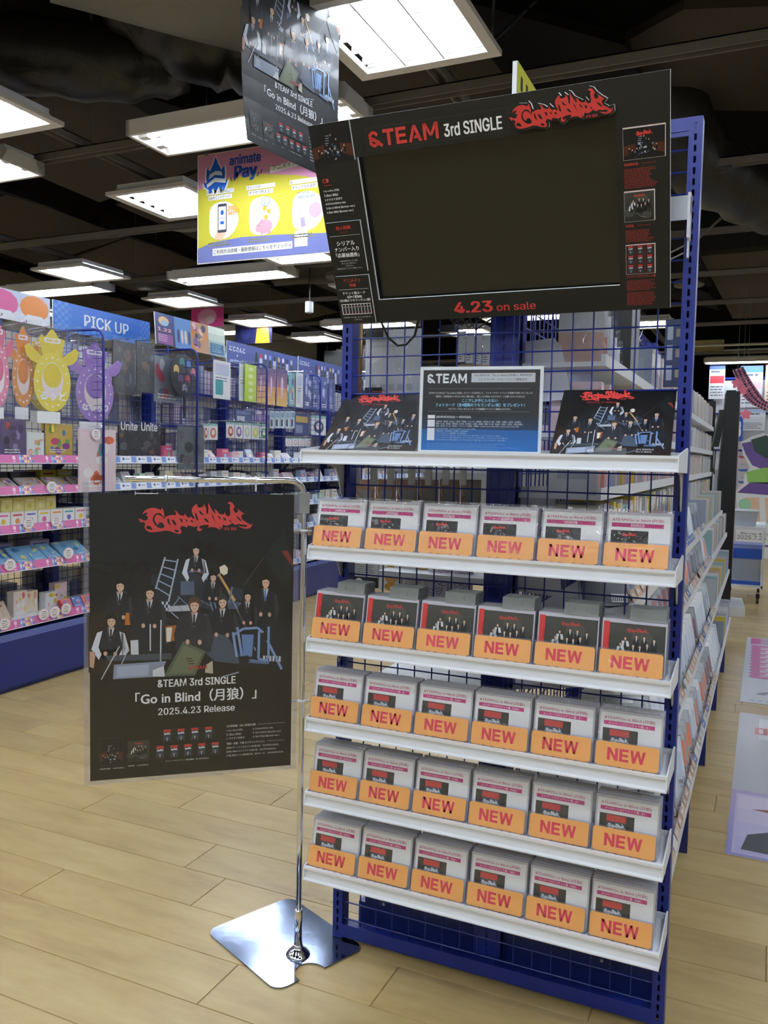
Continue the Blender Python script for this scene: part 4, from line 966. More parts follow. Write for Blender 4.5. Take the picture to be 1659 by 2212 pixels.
# ================================================================== poster hanging from the ceiling (slightly curled)
HU = Vector((math.sin(math.radians(10)), math.cos(math.radians(10)), 0))
hp = thing('hanging_poster', 'black group poster hung from the ceiling beside the screen sign', 'poster', (-.552, .302, 2.42), (0, 0, math.atan2(HU.y, HU.x)))
def curl(me, amp=.03):
    for v in me.vertices:
        t = max(0.0, 1 - v.co.z / .3); v.co.y += -amp * t * t * (.3 + .7 * (1 - v.co.x / .515)) + .004 * math.sin(v.co.x * 9)
    return me
hm_ = MB(); nx, nz = 8, 16
for i in range(nx):
    for j in range(nz):
        x0, x1, z0, z1 = PWD * i / nx, PWD * (i + 1) / nx, PHT * j / nz, PHT * (j + 1) / nz
        hm_.face([(x0, 0, z0), (x1, 0, z0), (x1, 0, z1), (x0, 0, z1)], '#0e0f10'); hm_.face([(x0, .0006, z1), (x1, .0006, z1), (x1, .0006, z0), (x0, .0006, z0)], '#e6e8ea')
obj('paper', curl(hm_.mesh('paper', M_PRINT)), hp)
q = PR(eps=.0003); poster_print(q, pz); two_lines(q, PWD, PHT, 4)
for i in range(6):
    for j in range(10): q.rect(PWD * i / 6, PHT * j / 10, PWD * (i + 1) / 6, PHT * (j + 1) / 10, '#111111', 1)
obj('print', curl(q.mesh('print', M_POSTER)), hp, (0, -.0006, 0))
part('hanging_thread', MB().tube([(.02, 0, PHT - .005), (.02, 0, 1.72)], .0008, 5), M_WHITE, hp); part('hanging_thread', MB().tube([(PWD - .02, 0, PHT - .005), (PWD - .02, 0, 1.72)], .0008, 5), M_WHITE, hp)

# ================================================================== goods shelving along the left
GA = math.radians(2.0); GO = Vector((-2.785, 1.262, 0)); GU = Vector((-math.sin(GA), math.cos(GA), 0)); GN = Vector((math.cos(GA), math.sin(GA), 0)); GROT = math.atan2(GU.y, GU.x)
def gw(s, d, z): return GO + GU * s - GN * d + Vector((0, 0, z))
def gpx(x, y, d):
    P0 = GO - GN * d; r_ = ray(x, y); P = CAM + r_ * ((P0 - CAM).dot(GN) / r_.dot(GN)); return (P - GO).dot(GU), P.z
UP = 1.03; US = -.17
ABS = ['#e8b3c8', '#f2e3a0', '#a9d3e8', '#c9b6e4', '#f0f0f2', '#e58a7a', '#8fbf9a', '#5b6fae', '#d9c4a8', '#f3c6a2']
def abstract(P, x0, z0, x1, z1, base, seed, L=1, n=10, pal=ABS, lines=True):
    r = random.Random(seed); w, h = x1 - x0, z1 - z0
    P.rect(x0, z0, x1, z1, base, L)
    for i in range(n):
        rx = w * r.uniform(.06, .2); rz = h * r.uniform(.05, .16)
        P.ell(x0 + rx + (w - 2 * rx) * r.random(), z0 + rz + (h - 2 * rz) * r.random(), rx, rz, r.choice(pal), L + 1 + i % 3, k=8)
    if lines: P.dashes(x0 + .1 * w, z0 + .16 * h, .7 * w, 2, .07 * h, .03 * h, '#f4f4f6', L + 5, seed=seed)
# shared unit meshes
gm = MB()
for k in range(1, 20): gm.tube([(.05 + .0515 * (k - .5), .425, .30), (.05 + .0515 * (k - .5), .425, 2.13)], .0022, 4)
for k in range(37): gm.tube([(.03, .421, .32 + .05 * k), (1.03, .421, .32 + .05 * k)], .0022, 4)
G_MESH = gm.mesh('wire_mesh', M_BLUE)
G_POST = MB().box(-.028, .028, .405, .46, .02, 2.15).mesh('post', M_BLUE)
bp = MB().box(.004, UP - .004, .03, .45, .0, .03).box(.002, UP - .002, .004, .45, .03, .262).profile([(.0, .262), (.45, .262), (.45, .335), (.02, .335), (.0, .30)], .001, UP - .001)
G_BASE = bp.mesh('base_panel', M_NAVY)
def fin_mesh():
    m = MB(); p = [(0, .41, 2.165), (0, .07, 2.165)] + [(0, .07 - .065 * math.sin(a), 2.165 - .065 * (1 - math.cos(a))) for a in [PI / 2 * i / 6 for i in range(1, 7)]] + [(0, .005, 1.02)]
    m.tube(p, .0085, 8); m.tube([(0, .005, 1.03), (0, .41, 1.03)], .0085, 8)
    for k in range(1, 8): m.tube([(0, .005 + .05 * k, 1.03), (0, .005 + .05 * k, 2.165 if k > 0 else 2.1)], .002, 4)
    for k in range(1, 23): m.tube([(0, .005, 1.03 + .05 * k), (0, .41, 1.03 + .05 * k)], .002, 4)
    return m.mesh('side_mesh', M_BLUE, True)
G_FIN = fin_mesh()
GSH = (.36, .69, .91, 1.13, 1.31)
G_DECK = MB().box(.004, UP - .004, .035, .41, .018, .030).mesh('shelf', M_WHITE)
G_BRK = MB().profile([(.41, .02), (.41, -.07), (.40, -.075), (.385, -.05), (.35, -.015), (.2, .012), (.2, .018), (.4, .018)], 0, .003).mesh('bracket', M_BRKT)
def rail_mesh(kind):
    q = PR(eps=.0003); h = .048
    m = MB()
    if kind == 'pink':
        q.rect(0, 0, UP - .006, h, '#cb679e', 1); q.rect(0, -.004, UP - .006, 0, '#e9ecef', 1)
        for k in range(4):
            x = .06 + .25 * k
            q.ell(x, h * .62, .011, .013, '#f3d6e4', 2, k=10); q.rect(x - .008, h * .14, x + .008, h * .26, '#f3d6e4', 2)
            for j in range(6): q.rect(x + .035 + .019 * j, .002, x + .053 + .019 * j, h - .002, ['#7fa6dc', '#5673b8', '#f2dcd2', '#e8c06a', '#b98fcf', '#6f7fc0'][j], 2); q.ell(x + .044 + .019 * j, h * .55, .007, .011, ['#cfe0f5', '#e9c7b4', '#d96f8e', '#8b5fb0', '#f1e6ee', '#e07a6a'][j], 3, k=7)
    else:
        q.rect(0, 0, UP - .006, h, '#b9c7e8' if kind == 'blue' else '#e3e6ec', 1); q.rect(0, -.004, UP - .006, 0, '#e9ecef', 1)
        for k in range(6):
            x = .03 + .165 * k; q.rect(x, .006, x + .09, h - .006, '#eef1f8', 2); q.rect(x + .01, h * .4, x + .03, h * .75, '#3a4a86', 3); q.rect(x + .04, h * .5, x + .08, h * .62, '#6a76a4', 3)
            q.rect(x + .10, .004, x + .15, h - .004, '#6f8fd0', 2)
    return q.mesh('price_rail', M_PRINT)
G_RAIL = {k: rail_mesh(k) for k in ('pink', 'blue', 'white')}
ULAB = ('blue goods shelving unit with pink rails and hanging oval fans', 'blue goods shelving unit under the PICK UP header', 'blue goods shelving unit under the dark event header board', 'blue goods shelving unit hung with green and sunset towels', 'blue goods shelving unit hung with navy folders', 'blue goods shelving unit just before the far dark sign', 'blue goods shelving unit at the far end of the run')
for k in range(-1, 7):
    t = thing('goods_shelving_unit', ULAB[k] if k >= 0 else 'blue goods shelving unit at the near end of the run', 'shelving', tuple(gw(US + UP * k, 0, 0)), (0, 0, GROT), group='goods shelving units')
    obj('post', G_POST, t); obj('wire_mesh', G_MESH, t); obj('base_panel', G_BASE, t)
    if k > 0: obj('side_mesh', G_FIN, t)
    kind = 'pink' if k < 1 else ('white' if k == 1 else 'blue')
    for i, z in enumerate(GSH):
        sh = obj('shelf', G_DECK, t, (0, 0, z)); obj('price_rail', G_RAIL[kind], sh, (.003, .020, .0), (math.radians(-12), 0, 0))
        obj('bracket', G_BRK, sh, (.03, 0, 0)); obj('bracket', G_BRK, sh, (UP - .035, 0, 0))
# back side of the same run: packages seen through the mesh
rb = random.Random(77); bk = MB()
for k in range(7):
    for z in (.34, .72, 1.02, 1.32, 1.62, 1.90):
        s = US + UP * k + .04
        while s < US + UP * (k + 1) - .05:
            w = rb.uniform(.05, .13); h = rb.uniform(.12, .24); d0 = rb.uniform(.50, .58)
            P0 = gw(s, d0, z); c = rb.choice(['#c9cbd0', '#b5b8be', '#d8d6d0', '#9a9fa8', '#d9c3c9', '#8f98ae', '#e2e0da', '#c2b3a6', '#6f7482'])
            a, b_, c_, d_ = gw(s, d0, z), gw(s + w, d0, z), gw(s + w, d0 + .12, z), gw(s, d0 + .12, z)
            bk.hexa([a, b_, c_, d_] + [q + Vector((0, 0, h)) for q in (a, b_, c_, d_)], c); s += w + rb.uniform(.004, .03)
o = obj('packed_goods', bk.mesh('packed_goods', M_PRINT)); o['kind'] = 'stuff'; o['label'] = 'tightly packed boxed goods on the reverse side of the shelving'; o['category'] = 'goods'
for k in range(7):
    t = tag(obj('back_shelving', (lambda m: ([m.hexa([gw(US + UP * k + .01, .47, z), gw(US + UP * (k + 1) - .01, .47, z), gw(US + UP * (k + 1) - .01, .86, z), gw(US + UP * k + .01, .86, z)] + [gw(a, d, z + .02) for a, d in ((US + UP * k + .01, .47), (US + UP * (k + 1) - .01, .47), (US + UP * (k + 1) - .01, .86), (US + UP * k + .01, .86))]) for z in (.31, .69, .99, 1.29, 1.59, 1.87)], m.hexa([gw(US + UP * k, .462, .0), gw(US + UP * k + .05, .462, .0), gw(US + UP * k + .05, .52, .0), gw(US + UP * k, .52, .0)] + [gw(a, d, 2.0) for a, d in ((US + UP * k, .462), (US + UP * k + .05, .462), (US + UP * k + .05, .52), (US + UP * k, .52))]))[0] and m)(MB()).mesh('back_shelving', M_BLUE)), 'rear shelving bay backing onto the ' + ULAB[k].replace('blue ', ''), 'shelving', 'rear shelving bays')

# ---- header boards over the run
def header(s0, s1, z0, z1, d, label, draw, tilt=0.0):
    t = thing('header_board', label, 'sign', tuple(gw(s0, d, z0)), (tilt, 0, GROT))
    w, h = s1 - s0, z1 - z0
    part('board', MB().box(0, w, 0, .008, 0, h, '#eef0f2'), M_PRINT, t)
    q = PR(eps=.0004); draw(q, w, h); part('print', q, M_PRINT, t, loc=(0, -.0006, 0))
    for x in (w * .15, w * .8):
        part('support', MB().box(x, x + .02, .009, .02, -.06, h * .6).box(x, x + .02, .009, max(.03, .43 - d), -.06, -.045), M_BLUE, t)
def d_pick(q, w, h):
    q.grad(0, 0, w, h, '#2f6fc4', '#2a63c0', 3, 1)
    for i in range(5):
        for j in range(8):
            if (i + j) % 2 == 0:
                q.rect(.008 + i * .032, j * h / 8, .008 + (i + 1) * .032, (j + 1) * h / 8, '#4d8ad6' if i < 4 else '#3c7acd', 2)
                q.rect(w - .12 + i * .024, j * h / 8, w - .12 + (i + 1) * .024, (j + 1) * h / 8, '#3f7ccd', 2)
    q.text('PICK UP', w * .52, h * .30, '#eef1f4', w=w * .46, h=h * .42, al='C', bold=.015, L=3)
def d_faces(q, w, h):
    q.grad(0, 0, w, h, '#dfe4f0', '#c8d3ea', 3, 1)
    for i, c in enumerate(('#e4a24a', '#d96aa0', '#e08a3c', '#6f9fd8', '#c24a4a', '#e4a24a', '#d96aa0', '#e08a3c')):
        q.ell(w * (.06 + .125 * i), h * .55, w * .06, h * .42, c, 2, k=12); q.poly([(w * (.0 + .125 * i), 0), (w * (.12 + .125 * i), 0), (w * (.09 + .125 * i), h * .3), (w * (.03 + .125 * i), h * .3)], '#e9ecf4', 3)
def d_event(q, w, h):
    q.grad(0, 0, w, h, '#1b1d38', '#2a3f86', 4, 1)
    abstract(q, w * .48, 0, w * .74, h, '#b98a6a', 5, 2, 16, ['#e9b9c4', '#c9803a', '#f0dcb0', '#7a5a8f', '#3b3a4a'], False)
    q.grad(w * .74, 0, w, h, '#3f7f8f', '#e9f0e0', 4, 2); q.rect(w * .76, h * .06, w * .97, h * .42, '#1f4f78', 3); q.dashes(w * .78, h * .38, w * .17, 5, h * .06, h * .02, '#8fc4d8', 4)
    q.rect(w * .25, 0, w * .48, h, '#5f8fd0', 2)
    for i in range(4): q.ell(w * (.30 + .05 * i), h * .4, w * .018, h * .25, ['#2b2a4a', '#d8c8e0', '#e8d8c0', '#4a3a5a'][i], 3, k=8)
    q.rect(w * .02, h * .04, w * .22, h * .36, '#8a4a8f', 2); q.dashes(w * .03, h * .32, w * .12, 4, h * .06, h * .02, '#e8c8e8', 3)
    q.text('1.22', w * .03, h * .44, '#f3a8c0', w=w * .17, h=h * .1, bold=.03, L=3); q.ell(w * .11, h * .76, w * .07, h * .15, '#f0c48a', 2, k=10); q.ell(w * .12, h * .7, w * .05, h * .09, '#9fc8e8', 3, k=10)
def d_blue(full):
    def f(q, w, h):
        q.grad(0, 0, w, h, '#3c4a88', '#45569a', 3, 1)
        q.text('にじさんじ', w * .03, h * .62, '#eef2fa', w=w * .2, h=h * .2, bold=.03, L=2)
        if full: q.text('×', w * .12, h * .42, '#eef2fa', h=h * .1, L=2); q.text('animate', w * .04, h * .16, '#bcd4f4', w=w * .19, h=h * .18, bold=.02, L=2)
        cs = ['#23242c', '#c83a44', '#e9e2f4', '#8fa8e8', '#2c2a36', '#e4b86a', '#e9e9ee', '#30323c', '#b9c6d8']
        for i, c in enumerate(cs):
            x = w * (.38 + .065 * i); q.poly([(x - w * .024, 0), (x + w * .024, 0), (x + w * .018, h * .6), (x - w * .018, h * .6)], ['#1f2230', '#d8d8e2', '#3a3f58'][i % 3], 2); q.ell(x, h * .68, w * .017, h * .12, c, 3, k=8)
    return f
header(-1.2, .835, 2.185, 2.37, .42, 'pale header board with rows of bright orange and pink heads', d_faces)
header(.862, 1.86, 2.185, 2.375, .42, 'bright blue header board reading PICK UP', d_pick)
_e0, _e1 = gpx(338, 720, .2)[0], gpx(488, 735, .2)[0]; header(_e0, _e1, gpx(338, 742, .2)[1], gpx(338, 672, .2)[1], .2, 'dark event header board with painted scenes and small print', d_event, -.08)
header(2.93, 4.24, 2.16, 2.385, .42, 'long blue header board with a row of small standing figures', d_blue(True))
header(4.26, 5.32, 2.18, 2.40, .42, 'second blue header board with a row of small figures', d_blue(False))
header(5.34, 6.3, 2.18, 2.40, .42, 'last blue header board partly hidden by the rack', d_blue(False))

# ---- hanging goods, measured on the shelf planes
def bbox(x0, y0, x1, y1, d):
    s0, za = gpx(x0, y0, d); s1, zb = gpx(x1, y0, d); _, zc = gpx(x0, y1, d); _, zd = gpx(x1, y1, d)
    return s0, s1, min(zc, zd) * .5 + max(zc, zd) * .5, (za + zb) / 2
def pack(name, label, cat, box, d, base, seed, style='abs', group=None, wrap=True, pal=ABS, thick=.008, yaw=0.0, text=None, hang=True):
    s0, s1, z0, z1 = bbox(*box, d)
    t = thing(name, label, cat, tuple(gw(s0, d, z0)), (0, 0, GROT + yaw), group)
    w, h = s1 - s0, z1 - z0
    part('card', MB().box(0, w, 0, thick, 0, h, base), M_PRINT, t)
    q = PR(eps=.0004)
    if style == 'abs': abstract(q, .003, .003, w - .003, h - .003, base, seed, 1, 9, pal)
    elif style == 'dark': abstract(q, .003, .003, w - .003, h * .92, base, seed, 1, 9, ['#3a3a40', '#55505a', '#2a2a30', '#6a4a3a', '#4a5a6a'], False)
    elif style == 'sunset':
        q.grad(0, 0, w, h * .5, '#e8c06a', '#d98a5a', 4, 1); q.grad(0, h * .5, w, h, '#a8688a', '#46407a', 5, 1); q.ell(w * .5, h * .5, w * .12, h * .3, '#d8cfe0', 2, k=8)
    elif style == 'green':
        q.rect(0, 0, w, h, '#c3e04a', 1)
        for j in range(5): q.ell(w * .5, h * (.12 + .19 * j), w * .22, h * .06, '#e9f4b0', 2, k=8)
    elif style == 'label':
        q.rect(0, 0, w, h, base, 1); q.rect(w * .1, h * .62, w * .9, h * .92, pal[0], 2); q.rect(w * .1, h * .1, w * .55, h * .5, pal[1 % len(pal)], 2); q.dashes(w * .12, h * .55, w * .7, 2, h * .07, h * .025, '#55607a', 2, seed=seed)
    elif style == 'charm':
        q.rect(0, 0, w, h, '#eceef2', 1); q.ell(w * .5, h * .42, w * .36, h * .33, pal[seed % len(pal)], 2, k=12); q.ell(w * .5, h * .45, w * .2, h * .18, '#f2e6dc', 3, k=10); q.rect(0, h * .86, w, h, '#8fc0b8', 2)
    if text: q.text(text[0], w * .5, h * text[2], text[1], w=w * .8, al='C', bold=.02, L=8)
    part('print', q, M_PRINT, t, loc=(0, -.0005, 0))
    if wrap: part('clear_wrap', MB().sheet(-.008, w + .008, -.009, -.012, h + .03), M_WRAP, t)
    if hang: part('hook', MB().tube([(w / 2, -.03, h + .024), (w / 2, -.035, h + .016), (w / 2, .42 - d, h + .016)], .0025, 6), M_CHROME, t)
    return t
def fan(label, box, d, body, trim, text, yaw, group='oval hanging fans'):
    s0, s1, z0, z1 = bbox(*box, d); w, h = s1 - s0, z1 - z0
    t = thing('hand_fan', label, 'fan', tuple(gw(s0, d, z0)), (0, 0, GROT - yaw), group)
    pts = []
    cx, cz, rx, rz = w * .5, h * .36, w * .34, h * .36
    for i in range(24):
        a = -PI / 2 + 2 * PI * i / 24; pts.append((cx + rx * math.cos(a), cz + rz * math.sin(a)))
    part('blade', MB().prism(pts, 0, .003, body), M_PRINT, t)
    for sg in (-1, 1):
        wp = [(.22, .56), (.40, .60), (.48, .66), (.52, .76), (.44, .80), (.34, .74), (.26, .70), (.2, .66)]
        pp = [(cx + sg * a * w * .96, b_ * h) for a, b_ in wp]
        part('wing', MB().prism(pp if sg > 0 else pp[::-1], .0004, .0028, trim), M_PRINT, t)
    cr = [(-.16, .66), (.16, .66), (.21, .80), (.24, .88), (.12, .90), (.05, .97), (0, 1.0), (-.05, .97), (-.12, .90), (-.24, .88), (-.21, .80)]
    part('crown', MB().prism([(cx + a * w, b_ * h) for a, b_ in cr], .0002, .0026, trim), M_PRINT, t)
    part('handle', MB().box(cx - .008, cx + .008, .0005, .0045, -.12, .02, body), M_PRINT, t)
    q = PR(eps=.0004); r = random.Random(len(label))
    for i in range(16):
        a = 2 * PI * i / 16; q.ell(cx + rx * .82 * math.cos(a), cz + rz * .82 * math.sin(a), .006, .006, '#f6f2f6', 1, k=7)
    q.ell(cx, cz + rz * .05, rx * .58, rz * .62, '#f1e4e6', 1, k=18); q.ell(cx, cz + rz * .22, rx * .5, rz * .42, trim, 2, k=14)
    if text: q.text(text, cx, h * .14, '#f6f6f8', w=w * .46, al='C', bold=.05, L=4)
    q.rrect(cx - w * .15, h * .83, cx + w * .15, h * .89, h * .02, '#f2eef4', 2); q.dashes(cx - w * .11, h * .86, w * .22, 1, .01, h * .02, trim, 3)
    part('print', q, M_PRINT, t, loc=(0, -.0006, 0))
    part('clear_bag', MB().sheet(-.01, w + .01, -.011, -.08, h + .04), M_WRAP, t); part('barcode_label', MB().box(w * .2, w * .62, -.0125, -.012, -.07, .0), M_PAPER, t)
    part('hook', MB().tube([(cx, -.04, h + .03), (cx, -.045, h + .02), (cx, .42 - d, h + .02)], .0025, 6), M_CHROME, t)
fan('pink oval fan with wings at the edge of the fan row', (-40, 690, 18, 880), .10, '#e08aa8', '#d9708f', '', .25)
fan('orange oval fan with crown and wings in a clear bag', (14, 705, 70, 880), .16, '#e39a52', '#dd8a3c', '', .30)
fan('yellow oval fan with crown hanging behind the front yellow one', (42, 722, 118, 888), .22, '#d9c64a', '#d3bd3c', 'るぅと', .3)
fan('yellow oval fan with crown and wings in a clear bag', (52, 712, 146, 890), .10, '#e8d552', '#e2cc3e', 'るぅと', .30)
fan('purple oval fan with crown and wings in a clear bag', (143, 738, 238, 912), .14, '#a583cf', '#9a76c6', 'ななもり', .28)
pack('file_folder', 'black printed folder in clear film, directly beside the purple fan', 'folder', (244, 738, 292, 850), .14, '#24252a', 3, 'dark')
pack('file_folder', 'black printed folder in clear film, beside the grey folder', 'folder', (295, 740, 334, 848), .16, '#2a2b31', 4, 'dark')
pack('file_folder', 'grey translucent folder hanging behind the round black fan', 'folder', (334, 772, 392, 870), .20, '#8d93a0', 5, 'abs', pal=['#5b6a86', '#b9586a', '#7fb0cf', '#c9ccd6'])
# round fan
s0, s1, z0, z1 = bbox(368, 766, 453, 858, .08); w = s1 - s0; h = z1 - z0
t = thing('round_fan', 'round black fan with a dark handle hanging by the wire side panel', 'fan', tuple(gw(s0, .08, z0)), (0, 0, GROT + .2))
part('blade', MB().prism([(w / 2 + w / 2 * math.cos(-PI / 2 + 2 * PI * i / 28), h / 2 + h / 2 * math.sin(-PI / 2 + 2 * PI * i / 28)) for i in range(28)], 0, .004, '#17171b'), M_PRINT, t)
part('handle', MB().box(w / 2 - .014, w / 2 + .014, -.002, .006, -.16, .02, '#101013'), M_PRINT, t)
q = PR(eps=.0004); r = random.Random(9)
for i, (a, b_) in enumerate(((.2, .6), (.4, .8), (.62, .78), (.8, .62), (.35, .4), (.6, .42), (.5, .2))): q.ell(w * a, h * b_, w * .1, h * .12, ['#d8b86a', '#3a8a8f', '#4a7fc0', '#c8788a', '#5a3a7a', '#b23a3a', '#8a8a92'][i], 1, k=9); q.ell(w * a, h * (b_ - .1), w * .08, h * .07, '#26262c', 2, k=8)
part('print', q, M_PRINT, t, loc=(0, -.0006, 0)); part('hook', MB().tube([(w / 2, -.03, h + .01), (w / 2, .3, h + .01)], .0025, 6), M_CHROME, t)
pack('print_sheet', 'white sheet with a teal base hanging beside the round fan', 'poster', (462, 780, 498, 862), .10, '#eef0f4', 8, 'label', pal=['#c9cfe8', '#3aa0a8'])
pack('towel_pack', 'white packed towel hanging next to the green towel', 'towel', (518, 786, 530, 866), .12, '#e6e9ee', 9, 'label', pal=['#cfd6e4'])
pack('towel_pack', 'yellow-green patterned towel in a clear sleeve', 'towel', (530, 788, 554, 868), .10, '#c3e04a', 10, 'green')
for i, (a, b_) in enumerate(((555, 574), (577, 595), (598, 621))): pack('towel_pack', '%s sunset-coloured towel from the green towel' % ORD[i], 'towel', (a, 794 + 2 * i, b_, 872 + 3 * i), .10, '#46407a', 11 + i, 'sunset', 'sunset towels')
pack('file_folder', 'teal folder hanging just past the sunset towels', 'folder', (625, 806, 640, 878), .14, '#7fb9c2', 15, 'abs')
pack('file_folder', 'white ribbed folder between teal and navy folders', 'folder', (641, 806, 655, 880), .12, '#e9ebf0', 16, 'label', pal=['#c9d3ea'])
for i, (a, b_) in enumerate(((657, 674), (676, 690), (694, 708), (711, 724))): pack('file_folder', '%s navy patterned folder after the white ribbed folder' % ORD[i], 'folder', (a, 808 + 4 * i, b_, 882 + 2 * i), .12, '#4c5a9a', 17 + i, 'abs', 'navy folders', pal=['#8fa0d8', '#2f3a74', '#c9cfe8'])
# second hanging row: small cards
pack('goods_card', 'navy boxed card above the row of charms', 'card', (508, 886, 545, 912), .14, '#4a5486', 21, 'label', pal=['#6a76aa', '#c8cde0'])
for i in range(2): pack('goods_card', '%s purple strip card beside the navy boxed card' % ORD[i], 'card', (551 + 20 * i, 886, 567 + 20 * i, 912), .14, '#a58ac4', 22 + i, 'label', 'purple strip cards', pal=['#e6dcf0', '#8a6ab0'])
for i in range(5): pack('charm_card', '%s round charm on a white card under the navy boxed card' % ORD[i], 'charm', (490 + 18 * i, 912 + i, 506 + 18 * i, 946 + i), .08, '#eceef2', 30 + i, 'charm', 'charm cards', pal=['#b5443a', '#7a56a8', '#c4d0c0', '#c8d84a', '#3f8f5a'])
for i in range(2): pack('charm_card', '%s red charm card beside the clear dark pouch' % ORD[i], 'charm', (440 + 11 * i, 915, 450 + 20 * i, 950), .12, '#eceef2', 40 + i, 'charm', 'red charm cards', pal=['#b5443a', '#c86a5a'])
for i in range(5): pack('label_strip', '%s pale blue strip label past the charm cards' % ORD[i], 'label', (584 + 11 * i, 888, 593 + 11 * i, 925), .12, '#d3e2ee', 50 + i, 'label', 'pale blue strip labels', pal=['#7fa8c8', '#2c3450'])
pack('goods_card', 'navy ring-bound card between strip labels and a white card', 'card', (636, 896, 668, 940), .12, '#39447a', 56, 'label', pal=['#c8a85a', '#8a94b8'])
pack('goods_card', 'white card with navy discs by the far navy folders', 'card', (673, 898, 704, 940), .12, '#dfe4ee', 57, 'charm', pal=['#2f3a6a'])
for i in range(4): pack('charm_card', '%s small pale charm hanging below the navy cards' % ORD[i], 'charm', (618 + 14 * i, 946, 630 + 14 * i, 964), .12, '#f0e6ea', 60 + i, 'charm', 'small pale charms', pal=['#e6cdd4', '#d9b3b8'])
pack('clear_file', 'large pink clear file with a round price bubble above the poster', 'folder', (170, 927, 250, 1062), .02, '#ecd7de', 70, 'abs', pal=['#e0693e', '#c4364e', '#3a3a7a', '#57b0b8', '#8a2f3a', '#e8b04a', '#f5f0f0'])
pack('clear_pouch', 'dark empty clear pouch hanging above the chrome stand arm', 'pouch', (384, 922, 441, 1014), .02, '#5c646c', 71, 'dark')
# magazines and books on the upper shelf
for i, (a, b_) in enumerate(((256, 300), (300, 343))): pack('magazine', '%s black magazine titled Unite on the white-rail shelf' % ORD[i], 'magazine', (a, 919 + 2 * i, b_, 984), .07, '#1c1c20', 80 + i, 'dark', 'black magazines', text=('Unite', '#e6e6ea', .84), hang=False)
pack('magazine', 'black magazine half hidden behind the other Unite copies', 'magazine', (332, 924, 357, 984), .12, '#1c1c20', 82, 'dark', hang=False)
pack('book', 'dark purple art book on the topmost pink-rail shelf', 'book', (2, 906, 56, 985), .06, '#5a4a72', 83, 'abs', pal=['#2a2438', '#8a7aa8', '#b5493a', '#4a3a5a'], hang=False)
pack('book', 'small white book with green cover picture leaning on the pink-rail shelf', 'book', (58, 934, 95, 985), .06, '#e8ecec', 84, 'abs', pal=['#7fc06a', '#5fa8d8', '#e8a890'], hang=False)
pack('magazine', 'colourful gift magazine in film on the topmost pink-rail shelf', 'magazine', (99, 916, 157, 983), .06, '#c9a94a', 85, 'abs', pal=['#c23a6a', '#5aa04a', '#e8d04a', '#3f7fc0', '#8a3a8a'], hang=False)

# ---- goods standing on the pink-rail shelves (nearest unit)
def gbox(name, label, cat, s, d, z, w, dp, h, base, seed, style='abs', group=None, rx=0.0, rz=0.0, pal=ABS, front=None):
    t = thing(name, label, cat, tuple(gw(s, d, z)), (rx, 0, GROT + rz), group)
    part('box', MB().box(0, w, 0, dp, 0, h, base), M_PRINT, t)
    q = PR(eps=.0004)
    if style == 'abs': abstract(q, .002, .002, w - .002, h - .002, front or base, seed, 1, 6, pal)
    else: q.rect(.004, h * .08, w - .004, h * .92, front or '#f2f2ee', 1); q.rect(w * .15, h * .7, w * .85, h * .82, pal[seed % len(pal)], 2); q.ell(w * .5, h * .35, w * .18, h * .2, pal[(seed + 3) % len(pal)], 2, k=8)
    part('print', q, M_PRINT, t, loc=(0, -.0005, 0)); return t
r = random.Random(41)
for i in range(9): gbox('goods_box', '%s white box of the front row on the pink-rail shelf of boxes' % NTH[i], 'box', -.16 + .103 * i + .02, .08, .942, .098, .09, .085, '#e9e6da', i, 'lab', 'white boxes on the pink-rail shelf', pal=['#e39a52', '#57b0b8', '#d96aa0', '#c23a4e', '#7a6ac0', '#e8c84a'])
for i in range(5): gbox('goods_box', '%s pale yellow box stacked on the white box row' % NTH[i], 'box', .12 + .085 * i, .10, 1.0275, .082, .08, .08, '#dccf7a', i + 3, 'lab', 'yellow boxes on the white row', front='#d8cf8a', pal=['#c9b84a', '#e8e2b0'])
for i in range(9): gbox('charm_pack', '%s flat film-packed charm lying along the fourth pink rail' % NTH[i], 'charm', -.16 + .107 * i, .07 + .02 * (i % 2), 1.162, .09, .012, .11, '#c9c0bc', 100 + i, 'abs', 'flat charm packs', rx=-math.radians(58), pal=['#e8c84a', '#d96a8a', '#e39a52', '#8a6ac0', '#f0e8e0', '#b5765a'])
for i in range(3): gbox('storage_box', '%s dark box at the back of the fourth pink-rail shelf' % ORD[i], 'box', -.1 + .22 * i, .26, 1.1605, .2, .12, .09, '#1d1d22', 120 + i, 'lab', 'dark boxes at the back', front='#24242a', pal=['#33333a', '#2c2c33'])
for i in range(2): gbox('storage_box', '%s yellow labelled box behind the flat charms' % ORD[i], 'box', .60 + .15 * i, .28, 1.1605, .13, .1, .1, '#e3d23a', 124 + i, 'lab', 'yellow labelled boxes', front='#e8d84a', pal=['#b5443a', '#f4f0e0'])
for i in range(8): gbox('zip_pouch', '%s blue printed pouch leaning along the second pink rail' % NTH[i], 'pouch', -.16 + .122 * i, .06, .722, .112, .014, .15, '#7fb0d6', 130 + i, 'abs', 'blue printed pouches', rx=-math.radians(55), rz=.06 * (i % 3 - 1), pal=['#5f98cc', '#a9d3e8', '#e8dc8a', '#c4e0b0', '#3f6fb0'])
for i in range(3): gbox('storage_box', '%s purple-lidded box behind the blue pouches' % ORD[i], 'box', -.1 + .3 * i, .27, .7205, .16, .12, .10, '#b9a9c8', 140 + i, 'lab', 'purple-lidded boxes', front='#c9bcd4', pal=['#7a56a8', '#5a7fc0'])
